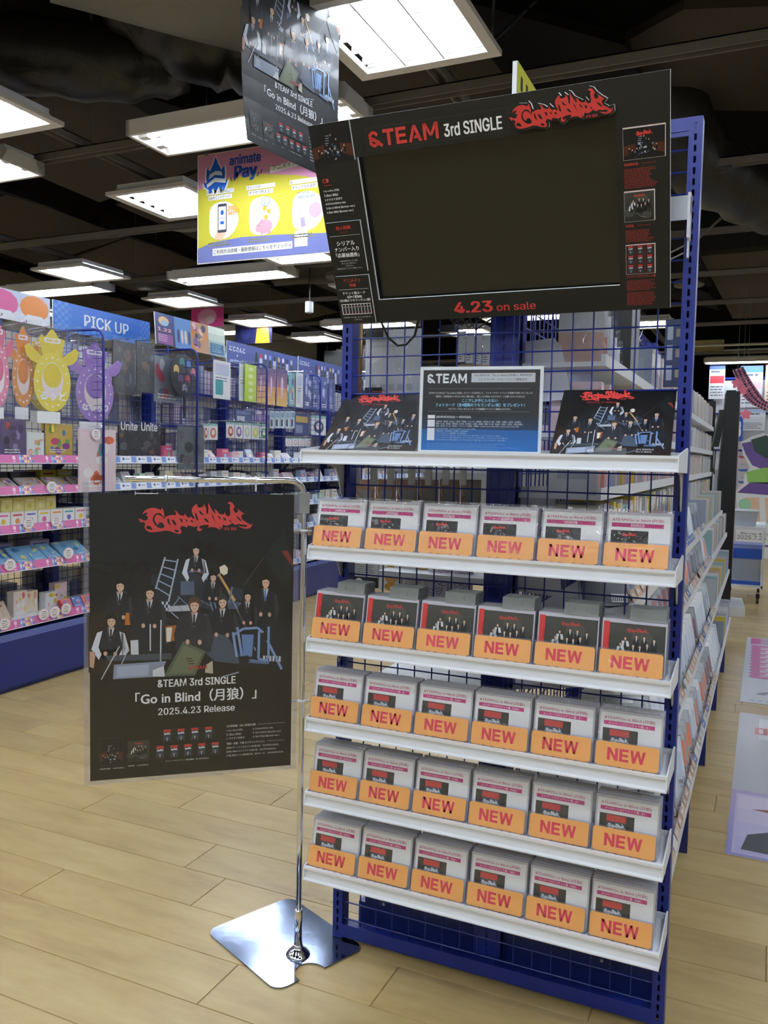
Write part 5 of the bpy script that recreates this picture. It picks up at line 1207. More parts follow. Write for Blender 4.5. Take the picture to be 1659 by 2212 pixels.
for i in range(5): gbox('card_folder', '%s tan folded card fanned on the lowest pink-rail shelf' % ORD[i], 'card', -.17 + .05 * i, .08 + .012 * i, .392, .17, .01, .13, '#a98f7a', 150 + i, 'lab', 'tan folded cards', rx=-math.radians(48 - 3 * i), rz=-.12, front='#c4ad98', pal=['#8a6a5a', '#d8c8b8'])
for i in range(4): gbox('gift_bag', '%s clear gift bag with small sweets by the tan cards' % ORD[i], 'bag', .26 + .125 * i, .16 + .04 * (i % 2), .3905, .105, .05, .15 - .02 * (i % 3), ['#e9dcd6', '#ead9c0', '#dfe3e6', '#e6c9cc'][i], 160 + i, 'abs', 'clear gift bags', front=['#ecdfd8', '#efe0c0', '#e3e7ea', '#e9cfd2'][i], pal=['#e8c84a', '#d96a5a', '#f4efe8', '#e8a890'])
for i in range(3): gbox('gift_bag', '%s red and blue foil bag near the end of the lowest shelf' % ORD[i], 'bag', .58 + .09 * i, .075, .392, .085, .03, .07, ['#b5343a', '#33509a', '#b5343a'][i], 170 + i, 'abs', 'foil bags', rx=-math.radians(30), pal=['#e8e8f0', '#c23a4e', '#3f5fae'])
def price_bubble(x, y, d, label, c='#f3dbe4'):
    s, z = gpx(x, y, d); t = thing('price_bubble', label, 'tag', tuple(gw(s, d, z)), (0, 0, GROT - .1), 'scalloped price bubbles')
    pts = []
    for i in range(48):
        a = 2 * PI * i / 48; rr = .037 * (1 + .07 * abs(math.sin(a * 4))); pts.append((rr * math.cos(a), rr * math.sin(a) * .9))
    part('card', MB().prism(pts, 0, .0012, c), M_PRINT, t)
    q = PR(eps=.0004); q.ell(0, 0, .032, .029, '#f6f3f4', 1, k=20)
    for k, (ww, hh) in enumerate(((.03, .006), (.044, .004), (.036, .004), (.03, .006))): q.dashes(-ww / 2, .016 - .011 * k, ww, 1, .01, hh * .7, '#5a4a52', 2, rag=0, seed=k)
    part('print', q, M_PRINT, t, loc=(0, -.0005, 0))
for i, (x, y) in enumerate(((112, 1052), (62, 1130), (122, 1125), (22, 1220), (148, 1195), (10, 1348), (95, 1327), (118, 1322), (143, 1315))):
    price_bubble(x, y, .012, '%s scalloped price bubble, %s' % (('single', 'plain-edged', 'pale', 'first', 'second', 'first', 'second', 'third', 'fourth')[i], ('on the fourth pink rail', 'on the rail of the white boxes', 'beside the white boxes', 'on the blue pouch rail', 'on the blue pouch rail', 'on the lowest pink rail', 'on the lowest pink rail', 'on the lowest pink rail', 'on the lowest pink rail')[i]))
price_bubble(208, 938, .0, 'scalloped price bubble stuck on the large pink clear file')
# shelves further along: rows of small goods, visible beside and beyond the poster
rr = random.Random(8)
for k in (-1, 1, 2, 3, 4, 5):
    for zi, z in enumerate(GSH):
        n = 7
        for i in range(n):
            w = rr.uniform(.07, .12); s = US + UP * k + .05 + i * .138
            if k == 1 and zi == 4 and i < 4: continue
            c = rr.choice(['#dfe2ea', '#c9d3ea', '#e8c9d6', '#b9e0d0', '#e6e2d6', '#8f98b8', '#d96a8a', '#f0f0f2'])
            gbox('goods_pack', '%s small pack on the %s shelf of the %s' % (NTH[i], ('lowest', 'second', 'third', 'fourth', 'top')[zi], ULAB[k].replace('blue goods shelving ', '') if k >= 0 else 'near-end unit'), 'pack', s, rr.uniform(.06, .12), z + .0308, w, .05, rr.uniform(.05, .1), c, int(rr.random() * 1e4), 'lab', 'small packs along the goods shelving', front=c, rx=-math.radians(rr.choice([0, 0, 25, 45])))

# ================================================================== CD gondola behind the rack (runs away along +Y)
MY0, MP = .075, .955
GR90 = PI / 2
def mw_(x, y): return (x, y)
TIERS = [(.18, .885), (.55, .86), (.83, .83), (1.0, .79), (1.13, .70), (1.29, .70), (1.45, .70), (1.63, .70)]
m1 = MB()
for k in range(19): m1.tube([(.025 + .05 * k, -.46, .25), (.025 + .05 * k, -.46, 2.05)], .0022, 4)
for k in range(37): m1.tube([(0, -.463, .25 + .05 * k), (MP, -.463, .25 + .05 * k)], .0022, 4)
S_MESH = m1.mesh('spine_mesh', M_BLUE)
ps = MB().box(-.03, .03, -.485, -.435, .0, 2.06); S_POST = ps.mesh('spine_post', M_BLUE)
S_FOOT = MB().box(-.018, .018, -.885, -.05, .0, .09).box(-.018, .018, -.885, -.60, .09, .165).mesh('foot', M_NAVY)
S_BACK = MB().box(.0, MP, -.475, -.455, .1, .30).mesh('kick_panel', M_NAVY)
MLAB = ('CD gondola bay directly behind the display rack', 'second CD gondola bay behind the display rack', 'third CD gondola bay behind the display rack', 'fourth CD gondola bay, beside the black kiosk', 'fifth and last CD gondola bay')
for k in range(5):
    t = thing('cd_gondola_bay', MLAB[k], 'shelving', (0, MY0 + MP * k, 0), (0, 0, GR90), 'CD gondola bays')
    obj('spine_post', S_POST, t); obj('spine_mesh', S_MESH, t); obj('kick_panel', S_BACK, t); obj('foot', S_FOOT, t)
    for zi, (z, xf) in enumerate(TIERS):
        slope = .06 if zi < 4 else 0.0
        sm = MB().profile([(-xf, z), (-.47, z - slope), (-.47, z - slope + .012), (-xf + .012, z + .012), (-xf + .012, z + .03), (-xf, z + .03)], .003, MP - .003)
        part('shelf', sm, M_WHITE, t)
    for z in (.75, 1.05, 1.35):
        part('left_shelf', MB().box(.003, MP - .003, -.43, -.08, z, z + .015), M_WHITE, t)
tk = thing('cd_gondola_end', 'blue end post of the CD gondola seen through the wire back', 'shelving', (0, .045, 0))
part('post', upright_mesh(.41, .485, .0, 1.98), M_BLUE, tk); part('panel', MB().box(.07, .84, .012, .018, .06, .30), M_NAVY, tk); part('post_face', MB().box(.425, .47, -.0085, .03, 0, 1.98), M_NAVY, tk)
for x in (.13, .75): part('bolt', MB().tube([(x, .008, .10), (x, .013, .10)], .004, 8), M_STEEL, tk)
# spine-out cases on the four upper tiers
PALC = ['#d8d9dd', '#c4c6cc', '#e6e4e0', '#b9bcc6', '#dcc4c6', '#e8e8ec', '#c9b9a4', '#a9b4c8', '#d9d4c4', '#8f97a8', '#d6b0a8', '#9cc0c4', '#d8c04a']
def nth(i):
    a = ('', 'first', 'second', 'third', 'fourth', 'fifth', 'sixth', 'seventh', 'eighth', 'ninth', 'tenth', 'eleventh', 'twelfth', 'thirteenth', 'fourteenth', 'fifteenth', 'sixteenth', 'seventeenth', 'eighteenth', 'nineteenth')
    return a[i] if i < 20 else ('twentieth' if i == 20 else ('thirtieth' if i == 30 else ('thirty-' if i > 30 else 'twenty-') + a[i % 10]))
rc = random.Random(3); cnt = 0; far_cases = MB(); _cm = {}
def spine_case(w, h, d, c):
    k = (round(w, 3), round(h, 3), c)
    if k not in _cm:
        m = MB(); n = len(m.f); m.box(0, w, 0, d, 0, h, c)
        m.box(w * .1, w * .9, -.0006, 0, h * .62, h * .9, '#f0f0f0').box(w * .2, w * .8, -.0006, 0, h * .12, h * .5, rc.choice(['#6a6f80', '#b5443a', '#4a5a9a', '#8a8f9a', '#c98a8a']))
        m.box(-.0004, 0, d * .2, d * .8, h * .3, h * .8, '#9aa0aa'); _cm[k] = m.mesh('case_body', M_PRINT)
    return _cm[k]
WID = (.022, .032, .044); HEI = (.112, .122, .132)
TN = ('lowest', 'second', 'third', 'fourth', 'fifth', 'sixth', 'seventh', 'top')
for k in range(5):
    for zi in range(4, 8):
        z, xf = TIERS[zi]; y = MY0 + MP * k + .04; i = 0
        if k == 0 and zi == 7: continue
        hs = 1.25 if zi == 7 else 1.0
        while y < MY0 + MP * (k + 1) - .05:
            w = rc.choice(WID); h = rc.choice(HEI) * hs; c = rc.choice(PALC)
            if k < 3 and cnt < 215:
                i += 1; cnt += 1
                o = obj('slim_case', spine_case(w, h, .13, c), None, (xf - .008 - rc.uniform(0, .01), y, z + .0125), (0, 0, GR90))
                tag(o, '%s slim case from the rack end, %s tier, %s CD bay' % (nth(i), TN[zi], NTH[k]), 'CD case', 'upright cases on the CD gondola')
            else: far_cases.box(xf - .14, xf - .01, y, y + w, z + .0125, z + .0125 + h, c)
            y += w + rc.choice([.002, .003, .006])
# forward-facing cases on the four slanted tiers
def kcase(v):
    m = MB(); w, h, d = .136, .185, .012
    body, top, art = [('#70757a', '#8f959b', '#2a2c31'), ('#c9ccd2', '#e6e8ec', '#d8dce2'), ('#7a7e82', '#8f9499', '#7a2a2f'), ('#a8a9a4', '#b9b9b4', '#8f8468'), ('#6f767c', '#8a9096', '#2a3868'), ('#dfe2e8', '#f0f2f5', '#c9d3e4'), ('#a8acb0', '#c4c8cc', '#e07a4a')][v]
    m.box(0, w, 0, d, 0, h, body)
    m.box(.006, w - .006, -.0006, 0, .006, .128, art); m.box(.006, w - .006, -.0008, 0, .134, h - .004, top)
    m.box(.05, .086, -.0014, 0, .142, .175, '#e8ecee'); m.box(.06, .076, -.0019, 0, .15, .166, ['#2f7fb8', '#8a8f96', '#e8e8ea', '#c8a84a', '#3a3d42', '#7fa0c8', '#b5443a'][v])
    m.box(.085, .128, -.0012, 0, .010, .034, '#f0f0f0')
    for j in range(7): m.box(.088 + .0055 * j, .0905 + .0055 * j, -.0017, 0, .014, .031, '#1c1c1e')
    if v in (1, 5): m.box(.012, .07, -.0012, 0, .10, .112, '#b02a78')
    return m.mesh('case_body', M_PRINT)
KC = [kcase(v) for v in range(7)]
fl_i = 0
for k in range(5):
    for zi in range(4):
        z, xf = TIERS[zi]; y = MY0 + MP * k + .05; i = 0; rowv = rc.randrange(7)
        while y < MY0 + MP * (k + 1) - .06:
            if rc.random() < .25: rowv = rc.randrange(7)
            if k < 4 and fl_i < 150:
                fl_i += 1; i += 1
                t = obj('keeper_case', KC[rowv], None, (xf - .145, y + .02, z + .006), (-math.radians(30), 0, math.radians(24)))
                tag(t, '%s slanted case from the rack end, %s tier, %s CD bay' % (nth(i), TN[zi], NTH[k]), 'CD case', 'slanted cases on the CD gondola')
            else: far_cases.box(xf - .14, xf - .01, y, y + .012, z + .01, z + .18, rc.choice(PALC))
            y += rc.choice([.016, .016, .09, .12, .15])
        # tan price cards along the slanted rails
        q = PR(eps=.0005); yy = 0
        while yy < MP - .08:
            w = rc.uniform(.05, .09); q.rect(yy, 0, yy + w, .03, rc.choice(['#d3ab90', '#c99f84', '#dcc0a8', '#2f62b8', '#e6e2dc', '#c9cdd6']), 1); q.rect(yy + .01, .010, yy + w * .6, .022, '#efe6dc', 2); yy += w + .01
        if k < 3:
            o = obj('shelf_talker', q.mesh('shelf_talker', M_PRINT), None, (xf - .002, MY0 + MP * k + .03, z + .031), (-math.radians(28), 0, GR90))
            tag(o, 'strip of tan and blue price cards on the %s tier of the %s CD bay' % (TN[zi], NTH[k]), 'label', 'price strips on the CD gondola')
o = obj('far_cases', far_cases.mesh('far_cases', M_PRINT)); o['kind'] = 'stuff'; o['label'] = 'dense rows of small cases on the far CD bays'; o['category'] = 'CD cases'

lg = MB(); rl = random.Random(6)
for k in range(1, 5):
    for z in (.765, 1.065, 1.365):
        y = MY0 + MP * k + .04
        while y < MY0 + MP * (k + 1) - .1:
            w = rl.uniform(.05, .12); lg.box(.10, .10 + rl.uniform(.1, .2), y, y + w, z, z + rl.uniform(.1, .2), rl.choice(PALC)); y += w + .012
o = obj('left_goods', lg.mesh('left_goods', M_PRINT)); o['kind'] = 'stuff'; o['label'] = 'rows of small boxed goods on the far left face of the CD gondola'; o['category'] = 'goods'
# grey bookends at the rack end of each upper tier
for i, (px, pts) in enumerate((('top', [(1116, 872), (1236, 862), (1212, 748), (1196, 730), (1118, 740)]), ('sixth', [(1108, 1135), (1204, 1140), (1196, 1062), (1185, 1050), (1110, 1052)]), ('fourth', [(1104, 1275), (1212, 1290), (1210, 1245), (1195, 1232), (1106, 1222)]))):
    w = [onY(a, b_, .10) for a, b_ in pts]
    o = obj('bookend', MB().prism([(q.x, q.z) for q in w], .10, .104, '#d3d3d8').mesh('bookend', M_PRINT)); tag(o, 'pale grey bookend closing the %s tier behind the wire mesh' % px, 'bookend', 'bookends on the CD gondola')
# tall items on the top tier, seen through the mesh
def xpanel(name, label, cat, x0, y0, x1, y1, X, c, material=None, th=.012, draw=None):
    a = onX(x0, (y0 + y1) / 2, X); b_ = onX(x1, (y0 + y1) / 2, X); ym = (a.y + b_.y) / 2
    xm = (x0 + x1) / 2; zt = onX(xm, y0, X).z; zb = onX(xm, y1, X).z
    t = thing(name, label, cat, (X, a.y, zb), (0, 0, GR90))
    w, h = b_.y - a.y, zt - zb
    part('panel', MB().box(0, w, 0, th, 0, h, c), material or M_PRINT, t)
    if draw:
        q = PR(eps=.0005); draw(q, w, h); part('print', q, M_PRINT, t, loc=(0, -.0006, 0))
    return t
zt7 = TIERS[7][0] + .0125
for i in range(6):
    y = .20 + .055 * i; h = .20 - .022 * i + (.12 if i < 2 else 0)
    t = thing('film_pack', '%s white sheet pack in clear film from the rack end, top tier' % ORD[i], 'pack', (.55, y, zt7), (-.12, 0, .25), 'film packs on the top tier')
    part('sheet', MB().box(0, .12, 0, .004, 0, h, '#dcdfe2'), M_PRINT, t); part('clear_wrap', MB().sheet(-.004, .128, -.004, 0, h + .02), M_WRAP, t); part('tan_base', MB().box(0, .12, -.0015, -.0005, .0, h * .3, '#c98f7a' if i % 2 else '#d9b8a8'), M_PRINT, t)
t = thing('tablet_frame', 'black upright tablet-like display standing on the top tier', 'display', (.56, .60, zt7), (0, 0, .5)); part('body', MB().box(0, .13, 0, .03, 0, .30), M_BLACK, t); part('stand', MB().box(.03, .1, .03, .09, 0, .02), M_BLACK, t)
t = thing('acrylic_panel', 'grey acrylic panel with a pale edge standing on the top tier', 'panel', (.52, .80, zt7), (0, 0, .3)); part('panel', MB().box(0, .16, 0, .006, 0, .36, '#a3a6a8'), M_PRINT, t); part('edge_strip', MB().box(-.02, 0, -.002, .01, 0, .38, '#cfd4dc'), M_PRINT, t)
def d_panel(q, w, h):
    q.rect(0, 0, w, h, '#3b4468', 1)
    for i in range(3): q.rect(w * .12, h * (.1 + .3 * i), w * .4, h * (.32 + .3 * i), '#aab4cc', 2); q.rect(w * .55, h * (.14 + .3 * i), w * .9, h * (.26 + .3 * i), '#8f8a7a', 2)
# items hanging on the left face, seen through the mesh
def ypanel(name, label, cat, x0, y0, x1, y1, Y, c, draw=None, wrap=False, th=.006, group=None, material=None):
    a = onY(x0, y1, Y); b_ = onY(x1, y1, Y); zt = onY((x0 + x1) / 2, y0, Y).z; zb = onY((x0 + x1) / 2, y1, Y).z
    t = thing(name, label, cat, (a.x, Y, zb), (0, 0, 0), group); w, h = b_.x - a.x, zt - zb
    part('body', MB().box(0, w, 0, th, 0, h, c), material or M_PRINT, t)
    if draw: q = PR(eps=.0004); draw(q, w, h); part('print', q, M_PRINT, t, loc=(0, -.0006, 0))
    if wrap: part('clear_wrap', MB().sheet(-.003, w + .003, -.008, -.003, h + .006), M_WRAP, t)
    return t
ypanel('info_board', 'navy information panel with pale pictures beside the right upright', 'panel', 1432, 690, 1476, 836, .92, '#3b4468', d_panel, th=.012)
ypanel('reverse_poster', 'pale translucent poster back hanging behind the wire mesh', 'poster', 788, 712, 906, 852, .20, '#c9ced3', lambda q, w, h: (q.dashes(w * .1, h * .85, w * .8, 2, h * .1, h * .04, '#b5bac0', 1), [q.rect(w * (.12 + .16 * i), h * .06, w * (.22 + .16 * i), h * .16, '#a9aeb6', 1) for i in range(5)]), True)
for i, (x, y) in enumerate(((806, 722), (803, 845))): ypanel('black_clip', 'black clip at the %s of the pale poster back' % ('upper edge' if i == 0 else 'lower edge'), 'clip', x - 16, y - 8, x + 20, y + 8, .185, '#141416')
o = MB().tube([(onY(776, 700, .12).x, .12, 1.366), (onY(776, 700, .12).x, .12, onY(776, 700, .12).z + .15)], .012, 10)
tag(obj('poster_tube', o.mesh('poster_tube', mat('gold_foil', '#8a6f4c', rough=.3, metal=.4), True)), 'brown and gold rolled poster standing behind the left upright', 'poster')
for i in range(4): ypanel('film_pack', '%s clear case with barcode hanging behind the event notice' % ORD[i], 'pack', 988 + 18 * i, 716 + 3 * i, 1004 + 18 * i, 782 + 2 * i, .22, '#c2c6c4', lambda q, w, h: (q.rect(w * .1, 0, w * .9, h * .3, '#e6e8e8', 1), q.dashes(w * .15, h * .26, w * .6, 3, h * .08, h * .03, '#2a2a2e', 2)), True, group='clear cases behind the notice')
for i in range(7):
    x = 762 + 37 * i + (8 if i > 2 else 0)
    ypanel('label_hook', '%s ivory label hook from the left upright behind the mesh' % NTH[i], 'hook', x, 1006, x + 13, 1048, .05, '#bab8b0', group='ivory label hooks', th=.01)
for i in range(6):
    x = 765 + 46 * i
    ypanel('pass_case', '%s brown leather pass case from the left upright behind the mesh' % ORD[i], 'pass case', x, 1036, x + 42, 1092, .16, '#7d5636', lambda q, w, h: (q.rect(w * .2, h * .05, w * .9, h * .62, '#6a6660', 1), q.line([(w * .12, h * .95), (w * .08, h * .5), (w * .16, h * .35)], w * .03, '#d8c48a', 2)), True, group='brown pass cases')
PKS = (('label_pack', 'black and white label pack behind the upper CD shelf bracket', 757, 1215, 816, 1268, '#c9cac8', lambda q, w, h: (q.rect(0, 0, w, h * .42, '#26262a', 1), q.ell(w * .32, h * .2, w * .14, h * .16, '#d6d6d6', 2, k=14), q.dashes(w * .1, h * .9, w * .8, 6, h * .075, h * .03, '#55565a', 2))),
       ('ribbon_pack', 'white pack with a gold ribbon behind the wire mesh', 818, 1218, 866, 1276, '#d8d6d0', lambda q, w, h: (q.rect(w * .4, 0, w * .7, h, '#b98a3a', 1), q.ell(w * .55, h * .45, w * .28, h * .14, '#c2934a', 2, k=10), q.ell(w * .55, h * .15, w * .3, h * .14, '#b98a3a', 2, k=10))),
       ('label_pack', 'cream pack with a printed label beside the gold ribbon pack', 868, 1222, 920, 1272, '#d3cfc6', lambda q, w, h: (q.rect(w * .6, h * .5, w, h, '#c99a5a', 1), q.rect(w * .08, h * .05, w * .92, h * .4, '#e8e6e0', 2), q.dashes(w * .12, h * .36, w * .7, 4, h * .08, h * .03, '#5a5a5e', 3))))
for nm, lb, a, b_, c, d, col, dr in PKS: ypanel(nm, lb, 'pack', a, b_, c, d, .16, col, dr, th=.03)
def d_doodle(q, w, h):
    q.rect(0, 0, w, h, '#dcd8de', 1); r = random.Random(2)
    for i in range(9):
        x, z = w * r.uniform(.12, .88), h * r.uniform(.1, .9); q.ell(x, z, w * .14, h * .12, '#7a3f86', 2, k=10); q.ell(x, z, w * .115, h * .098, '#e4e0e6', 3, k=10); q.line([(x - w * .06, z), (x + w * .06, z - h * .02)], w * .03, '#7a3f86', 4)
for i in range(2): ypanel('doodle_box', 'white box with purple doodle circles, %s from the centre post' % ('farther' if i == 0 else 'nearer'), 'box', 924 + 45 * i, 1228 + 2 * i, 966 + 45 * i, 1290 + 2 * i, .14, '#dcd8de', d_doodle, th=.04)

# yellow header above the gondola
t = thing('header_board', 'yellow header board with bold black shapes rising behind the screen sign', 'sign', (.47, .0, 2.07), (0, 0, GR90))
part('board', MB().box(0, .9, 0, .012, 0, .31, '#eef0f0'), M_PRINT, t)
q = PR(eps=.0005); q.rect(0, 0, .9, .31, '#d3cf2e', 1); 
for i in range(4):
    q.rect(.03 + .05 * i, .25, .05 + .05 * i, .285, '#24252a', 2); q.ell(.08 + .22 * i, .13, .075, .095, '#24252a', 2, k=18); q.ell(.08 + .22 * i, .12, .04, .055, '#d3cf2e', 3, k=16)
part('print', q, M_PRINT, t, loc=(0, -.0006, 0))
part('post', MB().box(.1, .12, .012, .03, -.1, .2), M_BLUE, t); part('post', MB().box(.8, .82, .012, .03, -.1, .2), M_BLUE, t)

# ================================================================== banner under the twin lamp
bn = thing('hanging_banner', 'yellow and pink payment banner with a blue flame emblem hanging from the lamp', 'banner', (-2.022, 2.03, 2.492), (0, 0, 0))
w, h = .885, .625
part('sheet', MB().box(0, w, 0, .001, 0, h, '#f2f0ea'), M_MATTE, bn)
q = PR(eps=.0005); e = .006
q.rect(e, e, w - e, h - e, '#c9c03a', 1)
q.poly([(e, h - e), (w - e, h - e), (w - e, h * .62), (w * .75, h * .70), (w * .45, h * .76), (w * .2, h * .75), (e, h * .68)], '#d795b9', 2)
q.poly([(e, e), (w - e, e), (w - e, h * .17), (w * .6, h * .2), (w * .35, h * .21), (w * .12, h * .19), (e, h * .14)], '#6f76b0', 2)
fp = [(.06, .70), (.05, .74), (.075, .735), (.07, .80), (.075, .87), (.10, .84), (.125, .90), (.145, .965), (.165, .90), (.19, .84), (.215, .87), (.22, .80), (.215, .735), (.24, .745), (.23, .70), (.215, .66), (.20, .64), (.205, .69), (.19, .63), (.17, .69), (.14, .62), (.13, .68), (.10, .66)]
q.poly([(.145 + (a - .145) * 1.12) * w and ((.145 + (a - .145) * 1.12) * w, (.79 + (b_ - .79) * 1.1) * h) for a, b_ in fp], '#f4f6fa', 3)
q.poly([(a * w, b_ * h) for a, b_ in fp], '#1d5fc4', 4)
q.poly([(.075 * w, .72 * h), (.14 * w, .775 * h), (.225 * w, .75 * h), (.225 * w, .715 * h), (.14 * w, .735 * h), (.08 * w, .69 * h)], '#f4f6fa', 5); q.poly([(.09 * w, .765 * h), (.14 * w, .80 * h), (.2 * w, .785 * h), (.19 * w, .825 * h), (.145 * w, .835 * h), (.1 * w, .81 * h)], '#e8eef8', 5); q.ell(.105 * w, .655 * h, .013 * w, .018 * h, '#1d5fc4', 5)
q.text('animate', .255 * w, .865 * h, '#1d4fae', w=.235 * w, h=.085 * h, bold=.03, L=4); q.text('Pay', .295 * w, .715 * h, '#1d4fae', w=.165 * w, h=.135 * h, bold=.04, L=4)
for i, c in enumerate(('#1d4fae', '#e89a3a', '#1d4fae')):
    q.line([(w * (.262 + .012 * i), h * .76), (w * (.272 + .012 * i), h * .725)], .008, c, 4); q.line([(w * (.475 + .013 * i), h * (.77 + .01 * i)), (w * (.466 + .013 * i), h * (.735 + .01 * i))], .008, c, 4)
q.poly([(.56 * w, .745 * h), (.96 * w, .80 * h), (.96 * w, .86 * h), (.56 * w, .80 * h)], '#f4f4f0', 4); q.text('アニメイト', .58 * w, .765 * h, '#2b2b2e', w=.17 * w, h=.045 * h, rot=.075, L=5)
for i, (cx, l1, l2) in enumerate(((.20, '初回チャージ2,000円以上で', '200ポイントゲット！'), (.51, 'ポイントが', 'ザクザク貯まる！'), (.83, 'お', 'オリジナルの音声'))):
    pts = [(cx * w + (.115 + .012 * math.cos(3 * a)) * w * math.cos(a), .38 * h + (.19 + .02 * math.cos(2 * a)) * h * math.sin(a)) for a in [2 * PI * k / 24 for k in range(24)]]
    q.poly(pts, '#eef0f2', 3)
    q.rect((cx - .125) * w, .622 * h, (cx + .09) * w, .66 * h, '#f4f4f0', 4); q.text(l1, (cx - .12) * w, .627 * h, '#2b2b2e', w=(.2, .1, .02)[i] * w, h=.027 * h, L=5)
    q.rect((cx - .11) * w, .572 * h, (cx + .075) * w, .612 * h, '#f4f4f0', 4); q.text(l2, (cx - .105) * w, .577 * h, '#2b2b2e', w=.165 * w, h=.03 * h, bold=.01, L=5)
    q.dashes((cx - .11) * w, .165 * h + .01, .2 * w, 2, .022 * h, .009 * h, '#8a8640', 4, seed=i)
# phone, piggy bank, glow stick
q.poly([(.135 * w, .215 * h), (.165 * w, .30 * h), (.21 * w, .34 * h), (.225 * w, .26 * h), (.2 * w, .2 * h)], '#efc4a4', 4); q.rrect(.165 * w, .27 * h, .235 * w, .53 * h, .008, '#3a3c46', 5); q.rect(.171 * w, .295 * h, .229 * w, .505 * h, '#eef4fa', 6)
q.ell(.2 * w, .45 * h, .013 * w, .024 * h, '#1d5fc4', 7, k=8); q.text('animate', .2 * w, .395 * h, '#1d5fc4', w=.045 * w, al='C', L=7); q.rect(.186 * w, .345 * h, .214 * w, .372 * h, '#1d5fc4', 7); q.text('200', .245 * w, .46 * h, '#e89a3a', w=.06 * w, h=.04 * h, bold=.04, L=7); q.text('GET!', .25 * w, .42 * h, '#e89a3a', w=.05 * w, h=.03 * h, bold=.04, L=7); q.ell(.315 * w, .455 * h, .016 * w, .024 * h, '#e8a83a', 7)
q.ell(.525 * w, .285 * h, .058 * w, .062 * h, '#ef9fae', 4, k=18); q.ell(.482 * w, .275 * h, .026 * w, .04 * h, '#ef9fae', 5); q.rect(.495 * w, .215 * h, .515 * w, .25 * h, '#ef9fae', 5); q.rect(.55 * w, .215 * h, .568 * w, .25 * h, '#ef9fae', 5); q.poly([(.49 * w, .32 * h), (.505 * w, .355 * h), (.515 * w, .325 * h)], '#e88a9c', 6); q.ell(.483 * w, .295 * h, .003 * w, .006 * h, '#3a2c34', 7)
for a, b_ in ((.535, .365), (.555, .415), (.525, .445)): q.ell(a * w, b_ * h, .015 * w, .022 * h, '#e8a83a', 5)
q.ell(.53 * w, .505 * h, .033 * w, .045 * h, '#5a8ad0', 5, k=20); q.ell(.53 * w, .505 * h, .029 * w, .04 * h, '#eef0f2', 6, k=20); q.text('合計7%', .53 * w, .503 * h, '#2f62b8', w=.045 * w, h=.022 * h, al='C', L=7); q.text('還元', .53 * w, .475 * h, '#2f62b8', w=.028 * w, h=.02 * h, al='C', L=7)
q.text('アニメ店長', .76 * w, .525 * h, '#2f62b8', w=.09 * w, h=.026 * h, L=5); q.text('音声が流れます', .77 * w, .49 * h, '#2f62b8', w=.12 * w, h=.026 * h, L=5); q.poly([(.755 * w, .43 * h), (.77 * w, .44 * h), (.81 * w, .33 * h), (.79 * w, .31 * h)], '#d8dae6', 5); q.poly([(.785 * w, .32 * h), (.815 * w, .33 * h), (.825 * w, .25 * h), (.795 * w, .24 * h)], '#a99ac8', 6); q.ell(.89 * w, .38 * h, .045 * w, .065 * h, '#f0a8c8', 5)
q.rect(.125 * w, .065 * h, .73 * w, .13 * h, '#f4f4f0', 4); q.text('ご利用方法詳細・最新情報はこちらをチェック→', .135 * w, .078 * h, '#2b2b2e', w=.585 * w, h=.04 * h, bold=.008, L=5)
q.rect(.745 * w, .075 * h, .84 * w, .215 * h, '#f0f0ee', 4)
part('print', q, M_MATTE, bn, loc=(0, -.0006, 0))
for x in (.05, w - .05): part('hanging_clip', MB().box(x, x + .02, -.004, .004, h - .012, h + .004), M_STEEL, bn)

for x in (.06, w - .06): part('hanging_wire', MB().tube([(x, 0, h), (x, 0, 4.2 - 2.492)], .0015, 5), M_STEEL, bn)

# ================================================================== right-hand aisle
def floor_sheet(x0, y0, x1, y1, label, draw):
    t = thing('floor_sheet', label, 'floor sheet', (x0, y0, .0004))
    w, h = x1 - x0, y1 - y0
    part('sheet', MB().box(0, w, 0, h, 0, .001, '#c6c8cf'), M_PRINT, t)
    q = PR(eps=.00015); draw(q, w, h); part('print', q, M_PRINT, t, loc=(0, 0, .0011), rot=(-PI / 2, 0, 0))
def d_fs1(q, w, h):
    q.rect(0, 0, w, h, '#bfc0c6', 1); q.grad(0, 0, w, .66, '#8f8fd0', '#b9a6cf', 5, 2); q.rect(.02, .02, w - .02, .62, '#cdbfe0', 3); q.grad(.03, .03, w - .03, .6, '#b7b3e0', '#e2d3e6', 4, 4)
    q.poly([(.05, .06), (.3, .05), (.75, .1), (.75, .3), (.2, .3), (.07, .2)], '#2b2c33', 5); q.poly([(.08, .46), (.3, .42), (.7, .36), (.75, .5), (.3, .53)], '#8a4a3a', 5); q.poly([(.3, .3), (.75, .3), (.75, .37), (.35, .4)], '#d8b3a8', 6)
    q.text('せる魔女が', .50, .70, '#3a56c0', w=.92, h=.2, rot=PI / 2, bold=.02, L=3); q.text('余命一年の魔女と永遠を生きる魔女の最後のひととき', .20, .78, '#6a6fa8', w=.72, h=.038, rot=PI / 2, L=3)
    q.rect(.10, 1.42, .62, 1.80, '#e6eaf0', 2); q.rect(.08, 1.50, .14, 1.62, '#b03a44', 3); q.line([(.11, 1.52), (.11, 1.60)], .02, '#f0dcdc', 4)
    for i in range(5): q.line([(.22 + .07 * i, 1.45), (.22 + .07 * i, 1.45 + (.3, .2, .1, .12, .1)[i])], .022, '#6a6f88', 3)
